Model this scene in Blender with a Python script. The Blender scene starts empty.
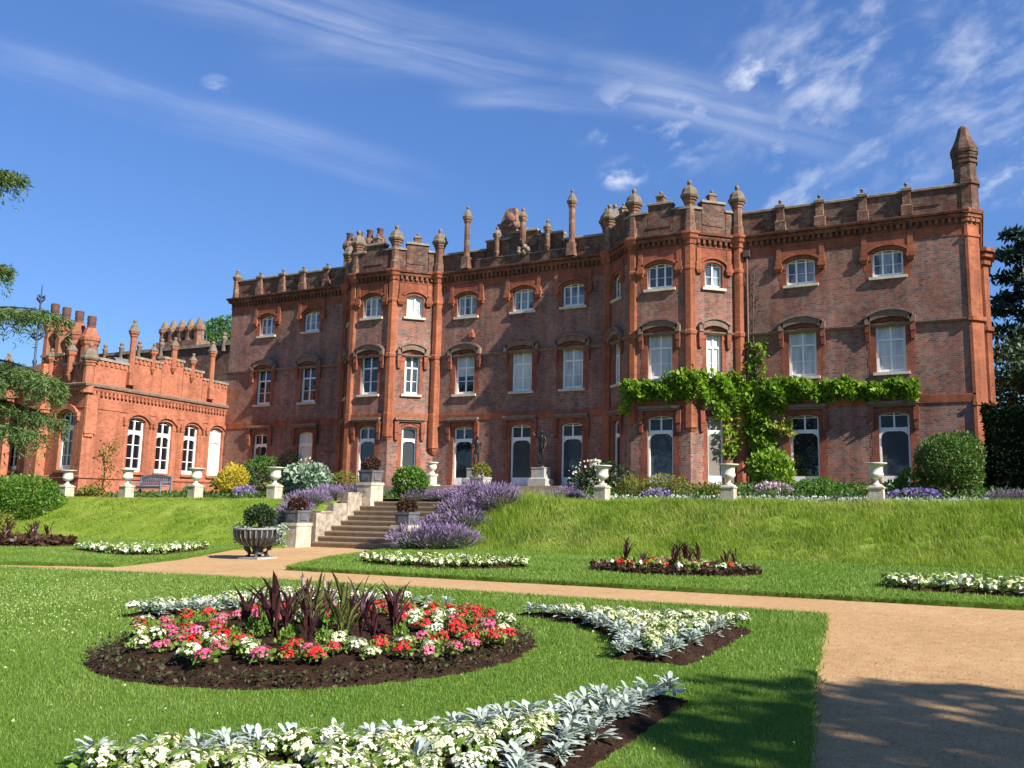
import bpy, math, random
import numpy as np
from mathutils import Matrix, Vector

# ------------------------------------------------------------------ camera, sky, sun, exposure
scene = bpy.context.scene
COL = scene.collection
rad = math.radians
EYE = 1.5
YAW, PITCH, ROLL, FPX, CXP = rad(24.4), rad(7.98), rad(.53), 850.0, 592.0
cam_d = bpy.data.cameras.new("camera")
cam = bpy.data.objects.new("camera", cam_d)
COL.objects.link(cam)
cam_d.sensor_width = 36.0
cam_d.lens = FPX / 1024 * 36.0
cam_d.shift_x = (512 - CXP) / 1024
cam_d.clip_end = 5000
cam.matrix_world = (Matrix.Translation((0, 0, EYE)) @ Matrix.Rotation(YAW, 4, 'Z')
                    @ Matrix.Rotation(rad(90) + PITCH, 4, 'X') @ Matrix.Rotation(ROLL, 4, 'Z'))
scene.camera = cam

SUN_G, SUN_E = rad(11.5), rad(37.0)          # angle off the facade plane, elevation
sun_dir = Vector((math.cos(SUN_G) * math.cos(SUN_E), -math.sin(SUN_G) * math.cos(SUN_E), math.sin(SUN_E)))
sd = bpy.data.lights.new("sun", 'SUN')
sd.energy = 5.0
sd.angle = rad(.55)
sd.color = (1.0, .93, .82)
sun = bpy.data.objects.new("sun", sd)
COL.objects.link(sun)
sun.rotation_euler = (-sun_dir).to_track_quat('-Z', 'Y').to_euler()
sun.location = (30, -10, 30)

scene.view_settings.view_transform = 'Standard'
scene.view_settings.look = 'None'
scene.view_settings.gamma = 1
scene.view_settings.exposure = 0.95
scene.view_settings.use_curve_mapping = False


def pix_dir(px, py):
    u, v = px - CXP, 384.0 - py
    d = cam.matrix_world.to_3x3() @ Vector((u, v, -FPX))
    return d.normalized()


world = bpy.data.worlds.new("World")
scene.world = world
world.use_nodes = True
wn, wl = world.node_tree.nodes, world.node_tree.links
wn.clear()


def W(t, **kw):
    n = wn.new(t)
    for k, v in kw.items():
        setattr(n, k, v)
    return n


def wmath(op, a, b=None, c=None):
    n = W('ShaderNodeMath', operation=op)
    for i, x in enumerate((a, b, c)):
        if x is None:
            continue
        if isinstance(x, (int, float)):
            n.inputs[i].default_value = x
        else:
            wl.new(x, n.inputs[i])
    return n.outputs[0]


def wdot(vec_socket, v):
    n = W('ShaderNodeVectorMath', operation='DOT_PRODUCT')
    wl.new(vec_socket, n.inputs[0])
    n.inputs[1].default_value = tuple(v)
    return n.outputs['Value']


def wramp(x, lo, hi):
    n = W('ShaderNodeMapRange', interpolation_type='SMOOTHSTEP')
    wl.new(x, n.inputs[0])
    n.inputs[1].default_value, n.inputs[2].default_value = lo, hi
    return n.outputs[0]


SKY_STRENGTH = .080
sky = W('ShaderNodeTexSky', sky_type='NISHITA')
sky.sun_disc = False
sky.sun_elevation = SUN_E
sky.sun_rotation = rad(90) + SUN_G
sky.air_density = 1.0
sky.dust_density = 0.25
sky.ozone_density = 4.0
hsv = W('ShaderNodeHueSaturation')
hsv.inputs['Saturation'].default_value = 1.12
hsv.inputs['Hue'].default_value = .512
wl.new(sky.outputs[0], hsv.inputs['Color'])
gam = W('ShaderNodeGamma')
gam.inputs['Gamma'].default_value = .68
wl.new(hsv.outputs[0], gam.inputs['Color'])
tint = W('ShaderNodeMix', data_type='RGBA', blend_type='MULTIPLY')
tint.inputs[0].default_value = 1
wl.new(gam.outputs[0], tint.inputs[6])
tint.inputs[7].default_value = (.88, 1.27, 1.76, 1)
tc = W('ShaderNodeTexCoord')
DIR = tc.outputs['Generated']


def streak_basis(a, b):
    a, b = Vector(a), Vector(b)
    n = a.cross(b).normalized()
    m = (a + b).normalized()
    t = n.cross(m).normalized()
    return n, m, t


def comb(x, y, z):
    c = W('ShaderNodeCombineXYZ')
    for i, s in enumerate((x, y, z)):
        if isinstance(s, (int, float)):
            c.inputs[i].default_value = s
        else:
            wl.new(s, c.inputs[i])
    return c.outputs[0]


def wnoise(vec, scale, detail=6, rough=.6, dist=0.0):
    n = W('ShaderNodeTexNoise')
    wl.new(vec, n.inputs['Vector'])
    n.inputs['Scale'].default_value = scale
    n.inputs['Detail'].default_value = detail
    n.inputs['Roughness'].default_value = rough
    n.inputs['Distortion'].default_value = dist
    return n.outputs[0]


clouds = None


def add_cloud(s):
    global clouds
    clouds = s if clouds is None else wmath('MAXIMUM', clouds, s)


# long feathery cirrus bands across the upper sky
for (pa, pb, width, off, along, strength, seed) in [
        ((150, -25), (800, 130), .045, 0, .46, .52, 1.3),
        ((0, 60), (420, 175), .030, 0, .26, .24, 4.7),
        ((230, 45), (620, 40), .050, 0, .22, .22, 8.1),
        ((440, 95), (700, 105), .020, 0, .16, .34, 12.9)]:
    n, m, t = streak_basis(pix_dir(*pa), pix_dir(*pb))
    dn, dt = wdot(DIR, n), wdot(DIR, t)
    warp = wnoise(comb(wmath('MULTIPLY', dt, 3.0), wmath('MULTIPLY', dn, 3.0), seed), 1.0, 3)
    dnw = wmath('ADD', dn, wmath('MULTIPLY', wmath('SUBTRACT', warp, .5), .035))
    band = wmath('SUBTRACT', 1.0, wramp(wmath('ABSOLUTE', dnw), width * .15, width))
    ext = wmath('SUBTRACT', 1.0, wramp(wmath('ABSOLUTE', dt), along * .55, along))
    fib = wnoise(comb(wmath('MULTIPLY', dt, 2.6), wmath('MULTIPLY', dnw, 55.0), seed), 1.0, 7, .58, .25)
    fib2 = wnoise(comb(wmath('MULTIPLY', dt, 4.0), wmath('MULTIPLY', dnw, 9.0), seed + 5), 1.0, 5, .55)
    s = wmath('MULTIPLY', wmath('MULTIPLY', band, ext), wmath('MULTIPLY', wramp(fib, .16, .86), wramp(fib2, .26, .66)))
    add_cloud(wmath('MULTIPLY', s, strength))

# mottled puffs at the upper right and a few stray wisps
for (px, py, r, sc, lo, hi, strength, seed) in [
        (905, 70, .26, 13.0, .46, .82, .62, 2.2), (830, 165, .17, 15.0, .46, .80, .55, 6.0), (985, 70, .16, 12.0, .44, .78, .55, 9.4),
        (760, 76, .055, 24.0, .40, .74, .85, 3.1), (622, 174, .036, 30.0, .38, .74, .75, 7.7),
        (218, 85, .020, 34.0, .36, .72, .4, 5.5), (660, 120, .12, 16.0, .47, .70, .45, 11.0), (1010, 165, .08, 20.0, .44, .66, .5, 14.0)]:
    c = pix_dir(px, py)
    right = c.cross(Vector((0, 0, 1))).normalized()
    upv = right.cross(c).normalized()
    a, b = wdot(DIR, right), wdot(DIR, upv)
    rr = wmath('SQRT', wmath('ADD', wmath('MULTIPLY', a, a), wmath('MULTIPLY', wmath('MULTIPLY', b, b), 2.4)))
    front = wramp(wdot(DIR, c), .5, .7)
    mask = wmath('MULTIPLY', wmath('SUBTRACT', 1.0, wramp(rr, r * .25, r)), front)
    # the puffs trail off in slanting rows
    ca, sa = math.cos(.35), math.sin(.35)
    ar = wmath('ADD', wmath('MULTIPLY', a, ca), wmath('MULTIPLY', b, sa))
    br = wmath('SUBTRACT', wmath('MULTIPLY', b, ca), wmath('MULTIPLY', a, sa))
    nz = wnoise(comb(ar, wmath('MULTIPLY', br, 1.7), seed), sc, 8, .56, .15)
    add_cloud(wmath('MULTIPLY', wmath('MULTIPLY', mask, wramp(nz, lo, hi)), strength))

mixc = W('ShaderNodeMix', data_type='RGBA')
wl.new(clouds, mixc.inputs[0])
wl.new(tint.outputs[2], mixc.inputs[6])
mixc.inputs[7].default_value = (6.2, 6.5, 7.4, 1)
bg = W('ShaderNodeBackground')
bg.inputs['Strength'].default_value = SKY_STRENGTH
wl.new(mixc.outputs[2], bg.inputs['Color'])
wo = W('ShaderNodeOutputWorld')
wl.new(bg.outputs[0], wo.inputs['Surface'])

# ------------------------------------------------------------------ materials
MATS = {}


class NT:
    """small wrapper for building a material's node tree"""

    def __init__(s, name):
        s.m = bpy.data.materials.new(name)
        s.m.use_nodes = True
        s.n, s.l = s.m.node_tree.nodes, s.m.node_tree.links
        s.b = s.n['Principled BSDF']
        s.out = s.n['Material Output']
        MATS[name] = s.m

    def new(s, t, ins=None, **kw):
        n = s.n.new(t)
        for k, v in kw.items():
            setattr(n, k, v)
        for k, v in (ins or {}).items():
            if hasattr(v, 'is_output') or isinstance(v, bpy.types.NodeSocket):
                s.l.new(v, n.inputs[k])
            else:
                n.inputs[k].default_value = v
        return n

    def coord(s, kind='Object'):
        return s.new('ShaderNodeTexCoord').outputs[kind]

    def pos(s):
        return s.new('ShaderNodeNewGeometry').outputs['Position']

    def noise(s, vec, scale, detail=4, rough=.55, dist=0):
        return s.new('ShaderNodeTexNoise', {'Vector': vec, 'Scale': scale, 'Detail': detail, 'Roughness': rough, 'Distortion': dist}).outputs[0]

    def ramp(s, x, stops, interp='LINEAR'):
        r = s.new('ShaderNodeValToRGB', {0: x})
        r.color_ramp.interpolation = interp
        e = r.color_ramp.elements
        while len(e) < len(stops):
            e.new(.5)
        for el, (p, c) in zip(e, stops):
            el.position = p
            el.color = (*c, 1) if len(c) == 3 else c
        return r.outputs[0]

    def mix(s, f, a, b, mode='MIX'):
        n = s.new('ShaderNodeMix', data_type='RGBA', blend_type=mode)
        for i, x in ((0, f), (6, a), (7, b)):
            if isinstance(x, bpy.types.NodeSocket):
                s.l.new(x, n.inputs[i])
            elif i == 0:
                n.inputs[0].default_value = x
            else:
                n.inputs[i].default_value = (*x, 1)
        return n.outputs[2]

    def math(s, op, a, b=0.0):
        n = s.new('ShaderNodeMath', operation=op)
        for i, x in enumerate((a, b)):
            if isinstance(x, bpy.types.NodeSocket):
                s.l.new(x, n.inputs[i])
            else:
                n.inputs[i].default_value = x
        return n.outputs[0]

    def rng(s, x, a, b, c=0.0, d=1.0):
        return s.new('ShaderNodeMapRange', {0: x, 1: a, 2: b, 3: c, 4: d}).outputs[0]

    def col(s, c, rough=.8, spec=.3):
        if isinstance(c, bpy.types.NodeSocket):
            s.l.new(c, s.b.inputs['Base Color'])
        else:
            s.b.inputs['Base Color'].default_value = (*c, 1)
        s.b.inputs['Roughness'].default_value = rough
        s.b.inputs['Specular IOR Level'].default_value = spec
        return s

    def bump(s, h, strength=.4, dist=.02):
        b = s.new('ShaderNodeBump', {'Height': h, 'Strength': strength, 'Distance': dist})
        s.l.new(b.outputs[0], s.b.inputs['Normal'])
        return s


def brick_mat(name, reds, mortar, hdr=None, hdr_amt=.5, stain=.35, lichen=0.0, mort_size=.010):
    """coursed brickwork on metre UVs: reds = stretcher colours, hdr = colour of the burnt headers"""
    t = NT(name)
    uv = t.coord('UV')
    ob = t.pos()
    bt = t.new('ShaderNodeTexBrick', {'Vector': uv, 'Scale': 1.0, 'Mortar Size': mort_size, 'Mortar Smooth': .3, 'Bias': 0.0,
                                      'Brick Width': .155, 'Row Height': .072, 'Color1': (0, 0, 0, 1), 'Color2': (1, 1, 1, 1), 'Mortar': (.5, .5, .5, 1)})
    bt.offset = .5
    rnd = t.new('ShaderNodeRGBToBW', {0: bt.outputs['Color']}).outputs[0]
    # a second, unrelated random value per brick
    wn_ = t.new('ShaderNodeTexWhiteNoise', {'Vector': bt.outputs['Color']})
    big = t.noise(ob, .45, 5, .6)
    mid = t.noise(ob, 2.6, 5, .65)
    c = t.ramp(rnd, [(0, reds[0]), (.5, reds[1]), (1, reds[2])])
    if hdr:
        hf = t.math('GREATER_THAN', t.math('FRACT', t.math('MULTIPLY', rnd, 7.31)), 1 - hdr_amt)
        hc = t.mix(t.math('FRACT', t.math('MULTIPLY', rnd, 3.77)), hdr[0], hdr[1])
        # header patches thin out here and there, as rebuilt areas do
        hf = t.math('MULTIPLY', hf, t.rng(t.noise(ob, .7, 3), .30, .55, .35, 1))
        c = t.mix(hf, c, hc)
    c = t.mix(t.math('MULTIPLY', bt.outputs['Fac'], .62), c, mortar)
    dark = t.rng(big, .35, .70, 1 - stain, 1.08)
    c = t.mix(1.0, c, t.new('ShaderNodeCombineColor', {0: dark, 1: dark, 2: dark}).outputs[0], 'MULTIPLY')
    st = t.noise(t.new('ShaderNodeVectorMath', {0: ob, 1: (2.6, 2.6, .16)}, operation='MULTIPLY').outputs[0], 1.0, 5, .65)
    sv = t.rng(st, .34, .66, .70, 1.12)
    c = t.mix(1.0, c, t.new('ShaderNodeCombineColor', {0: sv, 1: sv, 2: sv}).outputs[0], 'MULTIPLY')
    v = t.rng(mid, .3, .7, .80, 1.18)
    c = t.mix(1.0, c, t.new('ShaderNodeCombineColor', {0: v, 1: v, 2: v}).outputs[0], 'MULTIPLY')
    if lichen:
        c = t.mix(t.math('MULTIPLY', t.rng(t.noise(ob, 3.3, 6, .7), .5, .7), lichen), c, (.34, .31, .22))
    t.col(c, .9, .2)
    t.bump(t.math('SUBTRACT', t.math('MULTIPLY', t.noise(ob, 30, 3), .6), bt.outputs['Fac']), .5, .012)
    return t.m


brick_mat('brick_chequered', [(.36, .132, .090), (.44, .16, .105), (.27, .105, .078)], (.39, .29, .235),
          hdr=((.098, .062, .054), (.25, .182, .158)), hdr_amt=.50, stain=.36, lichen=.28)
brick_mat('brick_parapet', [(.19, .078, .055), (.25, .095, .062), (.14, .062, .050)], (.22, .17, .13),
          hdr=((.06, .045, .045), (.11, .085, .075)), hdr_amt=.35, stain=.45, lichen=.4)
brick_mat('brick_red', [(.31, .085, .046), (.36, .10, .054), (.25, .074, .043)], (.30, .18, .12), hdr=((.15, .075, .06), (.24, .10, .07)), hdr_amt=.30, stain=.3, mort_size=.008)
brick_mat('brick_dressing', [(.37, .115, .056), (.43, .14, .068), (.30, .095, .050)], (.40, .21, .13), stain=.38, mort_size=.006)
brick_mat('brick_cornice', [(.27, .090, .050), (.35, .112, .058), (.19, .070, .045)], (.20, .13, .09), hdr=((.10, .06, .045), (.16, .08, .055)), hdr_amt=.3, stain=.6, lichen=.25)
brick_mat('brick_wing', [(.44, .145, .080), (.49, .17, .095), (.37, .12, .07)], (.40, .22, .15),
          hdr=((.31, .10, .058), (.38, .125, .07)), hdr_amt=.18, stain=.18, mort_size=.008)
brick_mat('brick_chimney', [(.42, .125, .06), (.47, .15, .08), (.33, .095, .055)], (.4, .25, .18), stain=.35, lichen=.25)
brick_mat('brick_pinnacle', [(.22, .095, .065), (.27, .12, .08), (.17, .075, .06)], (.26, .2, .15), stain=.4, lichen=.7)


def stone_mat(name, base, dirt, scale=3.0, amt=.7, rough=.85, lichen=None, contrast=(.38, .66)):
    t = NT(name)
    ob = t.pos()
    n1 = t.noise(ob, scale, 7, .68, .2)
    n2 = t.noise(ob, scale * 5.5, 4, .6)
    c = t.mix(t.math('MULTIPLY', t.rng(n1, *contrast), amt), base, dirt)
    if lichen:
        c = t.mix(t.math('MULTIPLY', t.rng(n2, .55, .68), .5), c, lichen)
    st = t.noise(t.new('ShaderNodeVectorMath', {0: ob, 1: (7.0, 7.0, .5)}, operation='MULTIPLY').outputs[0], 1.0, 5, .65)
    c = t.mix(t.math('MULTIPLY', t.rng(st, .5, .72), .55 * amt), c, dirt)
    v = t.rng(n2, .3, .7, .85, 1.12)
    c = t.mix(1.0, c, t.new('ShaderNodeCombineColor', {0: v, 1: v, 2: v}).outputs[0], 'MULTIPLY')
    t.col(c, rough, .3)
    t.bump(n2, .35, .01)
    return t.m


stone_mat('coping_stone', (.33, .27, .21), (.13, .105, .085), 2.2, .85, lichen=(.36, .34, .22))
stone_mat('cap_stone', (.215, .165, .12), (.085, .065, .05), 4.0, .75, lichen=(.28, .25, .17))
stone_mat('hood_stone', (.25, .165, .125), (.12, .085, .07), 4.0, .8, lichen=(.30, .26, .19))
stone_mat('sill_stone', (.62, .57, .47), (.34, .30, .24), 5, .6)
stone_mat('step_stone', (.34, .255, .165), (.21, .155, .10), 3.5, .7)
stone_mat('cheek_stone', (.44, .37, .285), (.13, .11, .09), 4.2, .9, lichen=(.3, .27, .22))
stone_mat('pier_stone', (.60, .52, .40), (.30, .25, .19), 3.4, .85)
stone_mat('urn_stone', (.72, .69, .61), (.36, .32, .25), 5.0, .85)
stone_mat('grey_stone', (.40, .39, .36), (.24, .23, .21), 4.0, .7)
stone_mat('lead', (.085, .085, .10), (.17, .17, .18), 5.0, .75, .55)
stone_mat('black_iron_stone', (.026, .026, .030), (.10, .10, .10), 7.0, .6, .5)
stone_mat('rim_stone', (.30, .30, .29), (.12, .12, .12), 9.0, .7, .7)
stone_mat('paving', (.36, .29, .21), (.25, .20, .145), 2.0, .7)
stone_mat('roof_lead', (.12, .125, .14), (.17, .18, .20), 1.0, .6, .6)
stone_mat('terracotta_pot', (.15, .075, .06), (.07, .045, .042), 5.0, .7)


def simple(name, c, rough=.6, spec=.4, metal=0.0, var=.12, scale=6.0):
    t = NT(name)
    n = t.noise(t.pos(), scale, 4)
    v = t.rng(n, .3, .7, 1 - var, 1 + var)
    cc = t.mix(1.0, c, t.new('ShaderNodeCombineColor', {0: v, 1: v, 2: v}).outputs[0], 'MULTIPLY')
    t.col(cc, rough, spec)
    t.b.inputs['Metallic'].default_value = metal
    return t.m


simple('white_paint', (.80, .79, .75), .45, .4, 0, .06)
simple('bronze', (.018, .020, .020), .42, .6, .5, .3, 9)
simple('iron', (.03, .04, .075), .5, .5, 0, .2)
simple('bench_paint', (.14, .165, .205), .6, .4, 0, .15)
simple('bark', (.085, .062, .045), .95, .2, 0, .35, 5)
simple('green_stem', (.10, .15, .04), .8, .3, 0, .2)
simple('drainpipe_lead', (.10, .06, .05), .6, .4, 0, .2)


def glass(name, base, rough=.03, wav=.012, spec=.7):
    """an old, slightly uneven pane: dark room or drawn blind behind, sky mirrored in front"""
    t = NT(name)
    p = t.pos()
    n = t.noise(p, 1.9, 2, .5)
    v = t.rng(t.noise(p, .8, 2), .3, .7, .82, 1.15)
    c = t.mix(1.0, base, t.new('ShaderNodeCombineColor', {0: v, 1: v, 2: v}).outputs[0], 'MULTIPLY')
    t.col(c, rough, spec)
    t.bump(n, .5, wav)
    return t.m


glass('pane_dark', (.010, .011, .014))


def glass_var(name, dark, pale, amount, rough):
    """panes with curtains or a blind behind: how far drawn, and how bright, differs from window to window"""
    t = NT(name)
    ob = t.coord('Object')
    rnd = t.new('ShaderNodeObjectInfo').outputs['Random']
    sh = t.new('ShaderNodeCombineXYZ', {0: t.math('MULTIPLY', rnd, 37.0), 1: 0.0, 2: t.math('MULTIPLY', rnd, 11.0)}).outputs[0]
    v = t.new('ShaderNodeVectorMath', {0: ob, 1: sh}, operation='ADD').outputs[0]
    folds = t.noise(t.new('ShaderNodeVectorMath', {0: v, 1: (16.0, 1.0, .7)}, operation='MULTIPLY').outputs[0], 1.0, 3, .5)
    cover = t.noise(t.new('ShaderNodeVectorMath', {0: v, 1: (2.6, 1.0, .9)}, operation='MULTIPLY').outputs[0], 1.0, 2, .4)
    c = t.mix(t.rng(cover, amount - .07, amount + .07), dark, pale)
    f = t.math('MULTIPLY', t.rng(folds, .3, .7, .80, 1.12), t.rng(rnd, 0, 1, .80, 1.08))
    c = t.mix(1.0, c, t.new('ShaderNodeCombineColor', {0: f, 1: f, 2: f}).outputs[0], 'MULTIPLY')
    t.col(c, rough, .7)
    t.bump(t.noise(t.pos(), 2.1, 2, .5), .5, .012)
    return t.m


glass_var('pane_curtain', (.05, .065, .085), (.27, .30, .33), .50, .08)
glass_var('pane_blind', (.42, .44, .44), (.62, .63, .60), .44, .16)
glass('pane_slate', (.055, .068, .082), .08, .02)
glass('pane_screen', (.045, .055, .060), .16, .015)
glass('pane_taupe', (.23, .20, .17), .25, .006)
glass('pane_cream', (.62, .60, .53), .3, .004)


def leaf_mat(name, cols, rough=.5, trans=.25, spec=.3, dim=1.0, patch=(1.7, .3)):
    t = NT(name)
    g = t.new('ShaderNodeNewGeometry')
    rpi = g.outputs['Random Per Island']
    n = t.noise(g.outputs['Position'], patch[0], 4)
    f = t.math('ADD', t.math('MULTIPLY', rpi, 1 - patch[1]), t.math('MULTIPLY', t.rng(n, .3, .7), patch[1]))
    k = len(cols)
    c = t.ramp(f, [(i / (k - 1), tuple(x * dim for x in cc)) for i, cc in enumerate(cols)])
    t.col(c, rough, spec)
    tr = t.new('ShaderNodeBsdfTranslucent', {0: t.mix(1.0, c, (1.15, 1.25, .6), 'MULTIPLY')})
    mx = t.new('ShaderNodeMixShader', {0: trans, 1: t.b.outputs[0], 2: tr.outputs[0]})
    t.l.new(mx.outputs[0], t.out.inputs[0])
    return t.m


leaf_mat('leaf_vine', [(.05, .11, .013), (.13, .25, .024), (.25, .40, .045), (.37, .46, .075)], .45, .35)
leaf_mat('leaf_vine_yellow', [(.20, .24, .04), (.32, .36, .07), (.40, .40, .13), (.26, .30, .06)], .5, .35)
leaf_mat('leaf_mid', [(.035, .085, .016), (.065, .14, .026), (.10, .19, .036)], .5, .25)
leaf_mat('leaf_bush', [(.05, .105, .022), (.09, .165, .035), (.14, .22, .05)], .5, .25)
leaf_mat('leaf_fresh', [(.05, .13, .015), (.09, .20, .026), (.15, .28, .042)], .45, .3)
leaf_mat('leaf_dark', [(.014, .034, .012), (.026, .055, .018), (.045, .082, .027)], .5, .15)
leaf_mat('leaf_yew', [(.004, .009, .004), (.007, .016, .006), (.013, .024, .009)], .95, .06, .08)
leaf_mat('leaf_cedar', [(.05, .10, .032), (.10, .165, .048), (.17, .235, .075)], .6, .2)
leaf_mat('leaf_cedar_blue', [(.010, .022, .018), (.018, .036, .028), (.034, .06, .038)], .6, .1)
leaf_mat('leaf_gold', [(.34, .26, .02), (.55, .42, .03), (.66, .54, .07), (.3, .3, .04)], .5, .3)
leaf_mat('leaf_olive', [(.11, .125, .022), (.17, .18, .032), (.24, .23, .05)], .55, .25)
leaf_mat('leaf_glaucous', [(.15, .24, .15), (.25, .34, .25), (.36, .44, .36)], .5, .2)
leaf_mat('leaf_silver', [(.24, .30, .24), (.38, .44, .39), (.54, .58, .53)], .75, .12)
leaf_mat('leaf_begonia', [(.085, .16, .022), (.15, .25, .04), (.23, .33, .07)], .4, .25)
leaf_mat('leaf_bronze', [(.035, .016, .012), (.065, .030, .02), (.10, .055, .03)], .45, .15)
leaf_mat('leaf_edging', [(.022, .022, .010), (.04, .045, .016), (.075, .075, .03), (.05, .03, .02)], .6, .15)
leaf_mat('leaf_canna', [(.030, .010, .016), (.052, .018, .025), (.09, .030, .034), (.05, .045, .018)], .35, .25)
leaf_mat('leaf_canna_green', [(.06, .075, .02), (.10, .12, .03), (.15, .155, .045), (.08, .04, .025)], .4, .3)
leaf_mat('leaf_lavender', [(.11, .145, .085), (.17, .21, .125), (.24, .27, .17)], .7, .2)
leaf_mat('flower_lavender', [(.15, .095, .235), (.22, .145, .32), (.34, .25, .41), (.28, .19, .33)], .7, .2)
leaf_mat('flower_purple', [(.16, .10, .42), (.25, .17, .55), (.38, .30, .62)], .7, .2)
leaf_mat('flower_pink_sage', [(.42, .26, .42), (.55, .38, .52), (.62, .48, .58)], .7, .2)
leaf_mat('flower_red', [(.55, .012, .022), (.70, .03, .05), (.78, .07, .10)], .45, .3)
leaf_mat('flower_pink', [(.66, .05, .20), (.75, .14, .30), (.80, .32, .42)], .45, .3)
leaf_mat('flower_white', [(.74, .72, .58), (.82, .80, .70), (.84, .83, .78)], .5, .25)
leaf_mat('flower_cream', [(.70, .68, .40), (.76, .74, .52), (.80, .79, .66)], .5, .25)
leaf_mat('grass_blade', [(.095, .18, .022), (.145, .245, .034), (.205, .30, .058), (.28, .345, .10)], .5, .35, patch=(.7, .5))
leaf_mat('grass_long', [(.065, .135, .014), (.16, .265, .027), (.25, .35, .042), (.33, .40, .07), (.46, .45, .17)], .5, .4, patch=(.9, .5))
leaf_mat('grass_straw', [(.30, .29, .09), (.42, .38, .15), (.52, .46, .24)], .6, .3)
leaf_mat('gravel_stone', [(.26, .16, .08), (.42, .26, .13), (.58, .40, .22), (.66, .50, .32)], .9, 0, .1)
leaf_mat('clover_white', [(.26, .36, .11), (.37, .45, .18), (.47, .53, .28)], .6, .2)


def lawn_mat(name, a, b, c3, sc=.8):
    t = NT(name)
    p = t.pos()
    n1, n2, n3 = t.noise(p, sc, 6, .6), t.noise(p, 14, 5, .7), t.noise(p, 90, 3, .7)
    c = t.ramp(t.math('ADD', t.math('MULTIPLY', n1, .6), t.math('MULTIPLY', n2, .4)), [(.34, a), (.5, b), (.66, c3)])
    v = t.rng(n3, .3, .7, .62, 1.3)
    c = t.mix(1.0, c, t.new('ShaderNodeCombineColor', {0: v, 1: v, 2: v}).outputs[0], 'MULTIPLY')
    t.col(c, .9, .1)
    t.bump(t.math('ADD', n3, n2), .9, .03)
    return t.m


lawn_mat('lawn_grass', (.075, .165, .016), (.11, .21, .026), (.165, .25, .044))
lawn_mat('bank_grass', (.11, .19, .018), (.19, .28, .03), (.30, .35, .075), .6)
lawn_mat('terrace_ground', (.08, .09, .03), (.13, .12, .05), (.20, .17, .09), 1.2)

t = NT('gravel')
p = t.pos()
n1, n2, n3, n4 = t.noise(p, .5, 5, .6), t.noise(p, 6, 5, .65), t.noise(p, 42, 4, .75), t.noise(p, 130, 3, .7)
c = t.ramp(t.math('ADD', t.math('MULTIPLY', n1, .45), t.math('MULTIPLY', n2, .55)), [(.32, (.37, .225, .105)), (.5, (.48, .30, .148)), (.68, (.57, .385, .21))])
v = t.rng(t.math('ADD', t.math('MULTIPLY', n3, .5), t.math('MULTIPLY', n4, .5)), .34, .66, .58, 1.36)
c = t.mix(1.0, c, t.new('ShaderNodeCombineColor', {0: v, 1: v, 2: v}).outputs[0], 'MULTIPLY')
t.col(c, .95, .15)
t.bump(t.math('ADD', n3, n4), .8, .012)

t = NT('soil')
p = t.pos()
n1, n2 = t.noise(p, 7, 6, .7), t.noise(p, 45, 5, .7)
c = t.ramp(t.math('ADD', t.math('MULTIPLY', n1, .5), t.math('MULTIPLY', n2, .5)), [(.30, (.012, .007, .005)), (.50, (.048, .025, .016)), (.66, (.11, .064, .042)), (.78, (.19, .125, .085))])
t.col(c, .97, .1)
t.bump(t.math('ADD', n1, n2), 1.0, .05)

# ------------------------------------------------------------------ mesh helpers
rng = np.random.default_rng(7)
random.seed(7)


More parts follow.
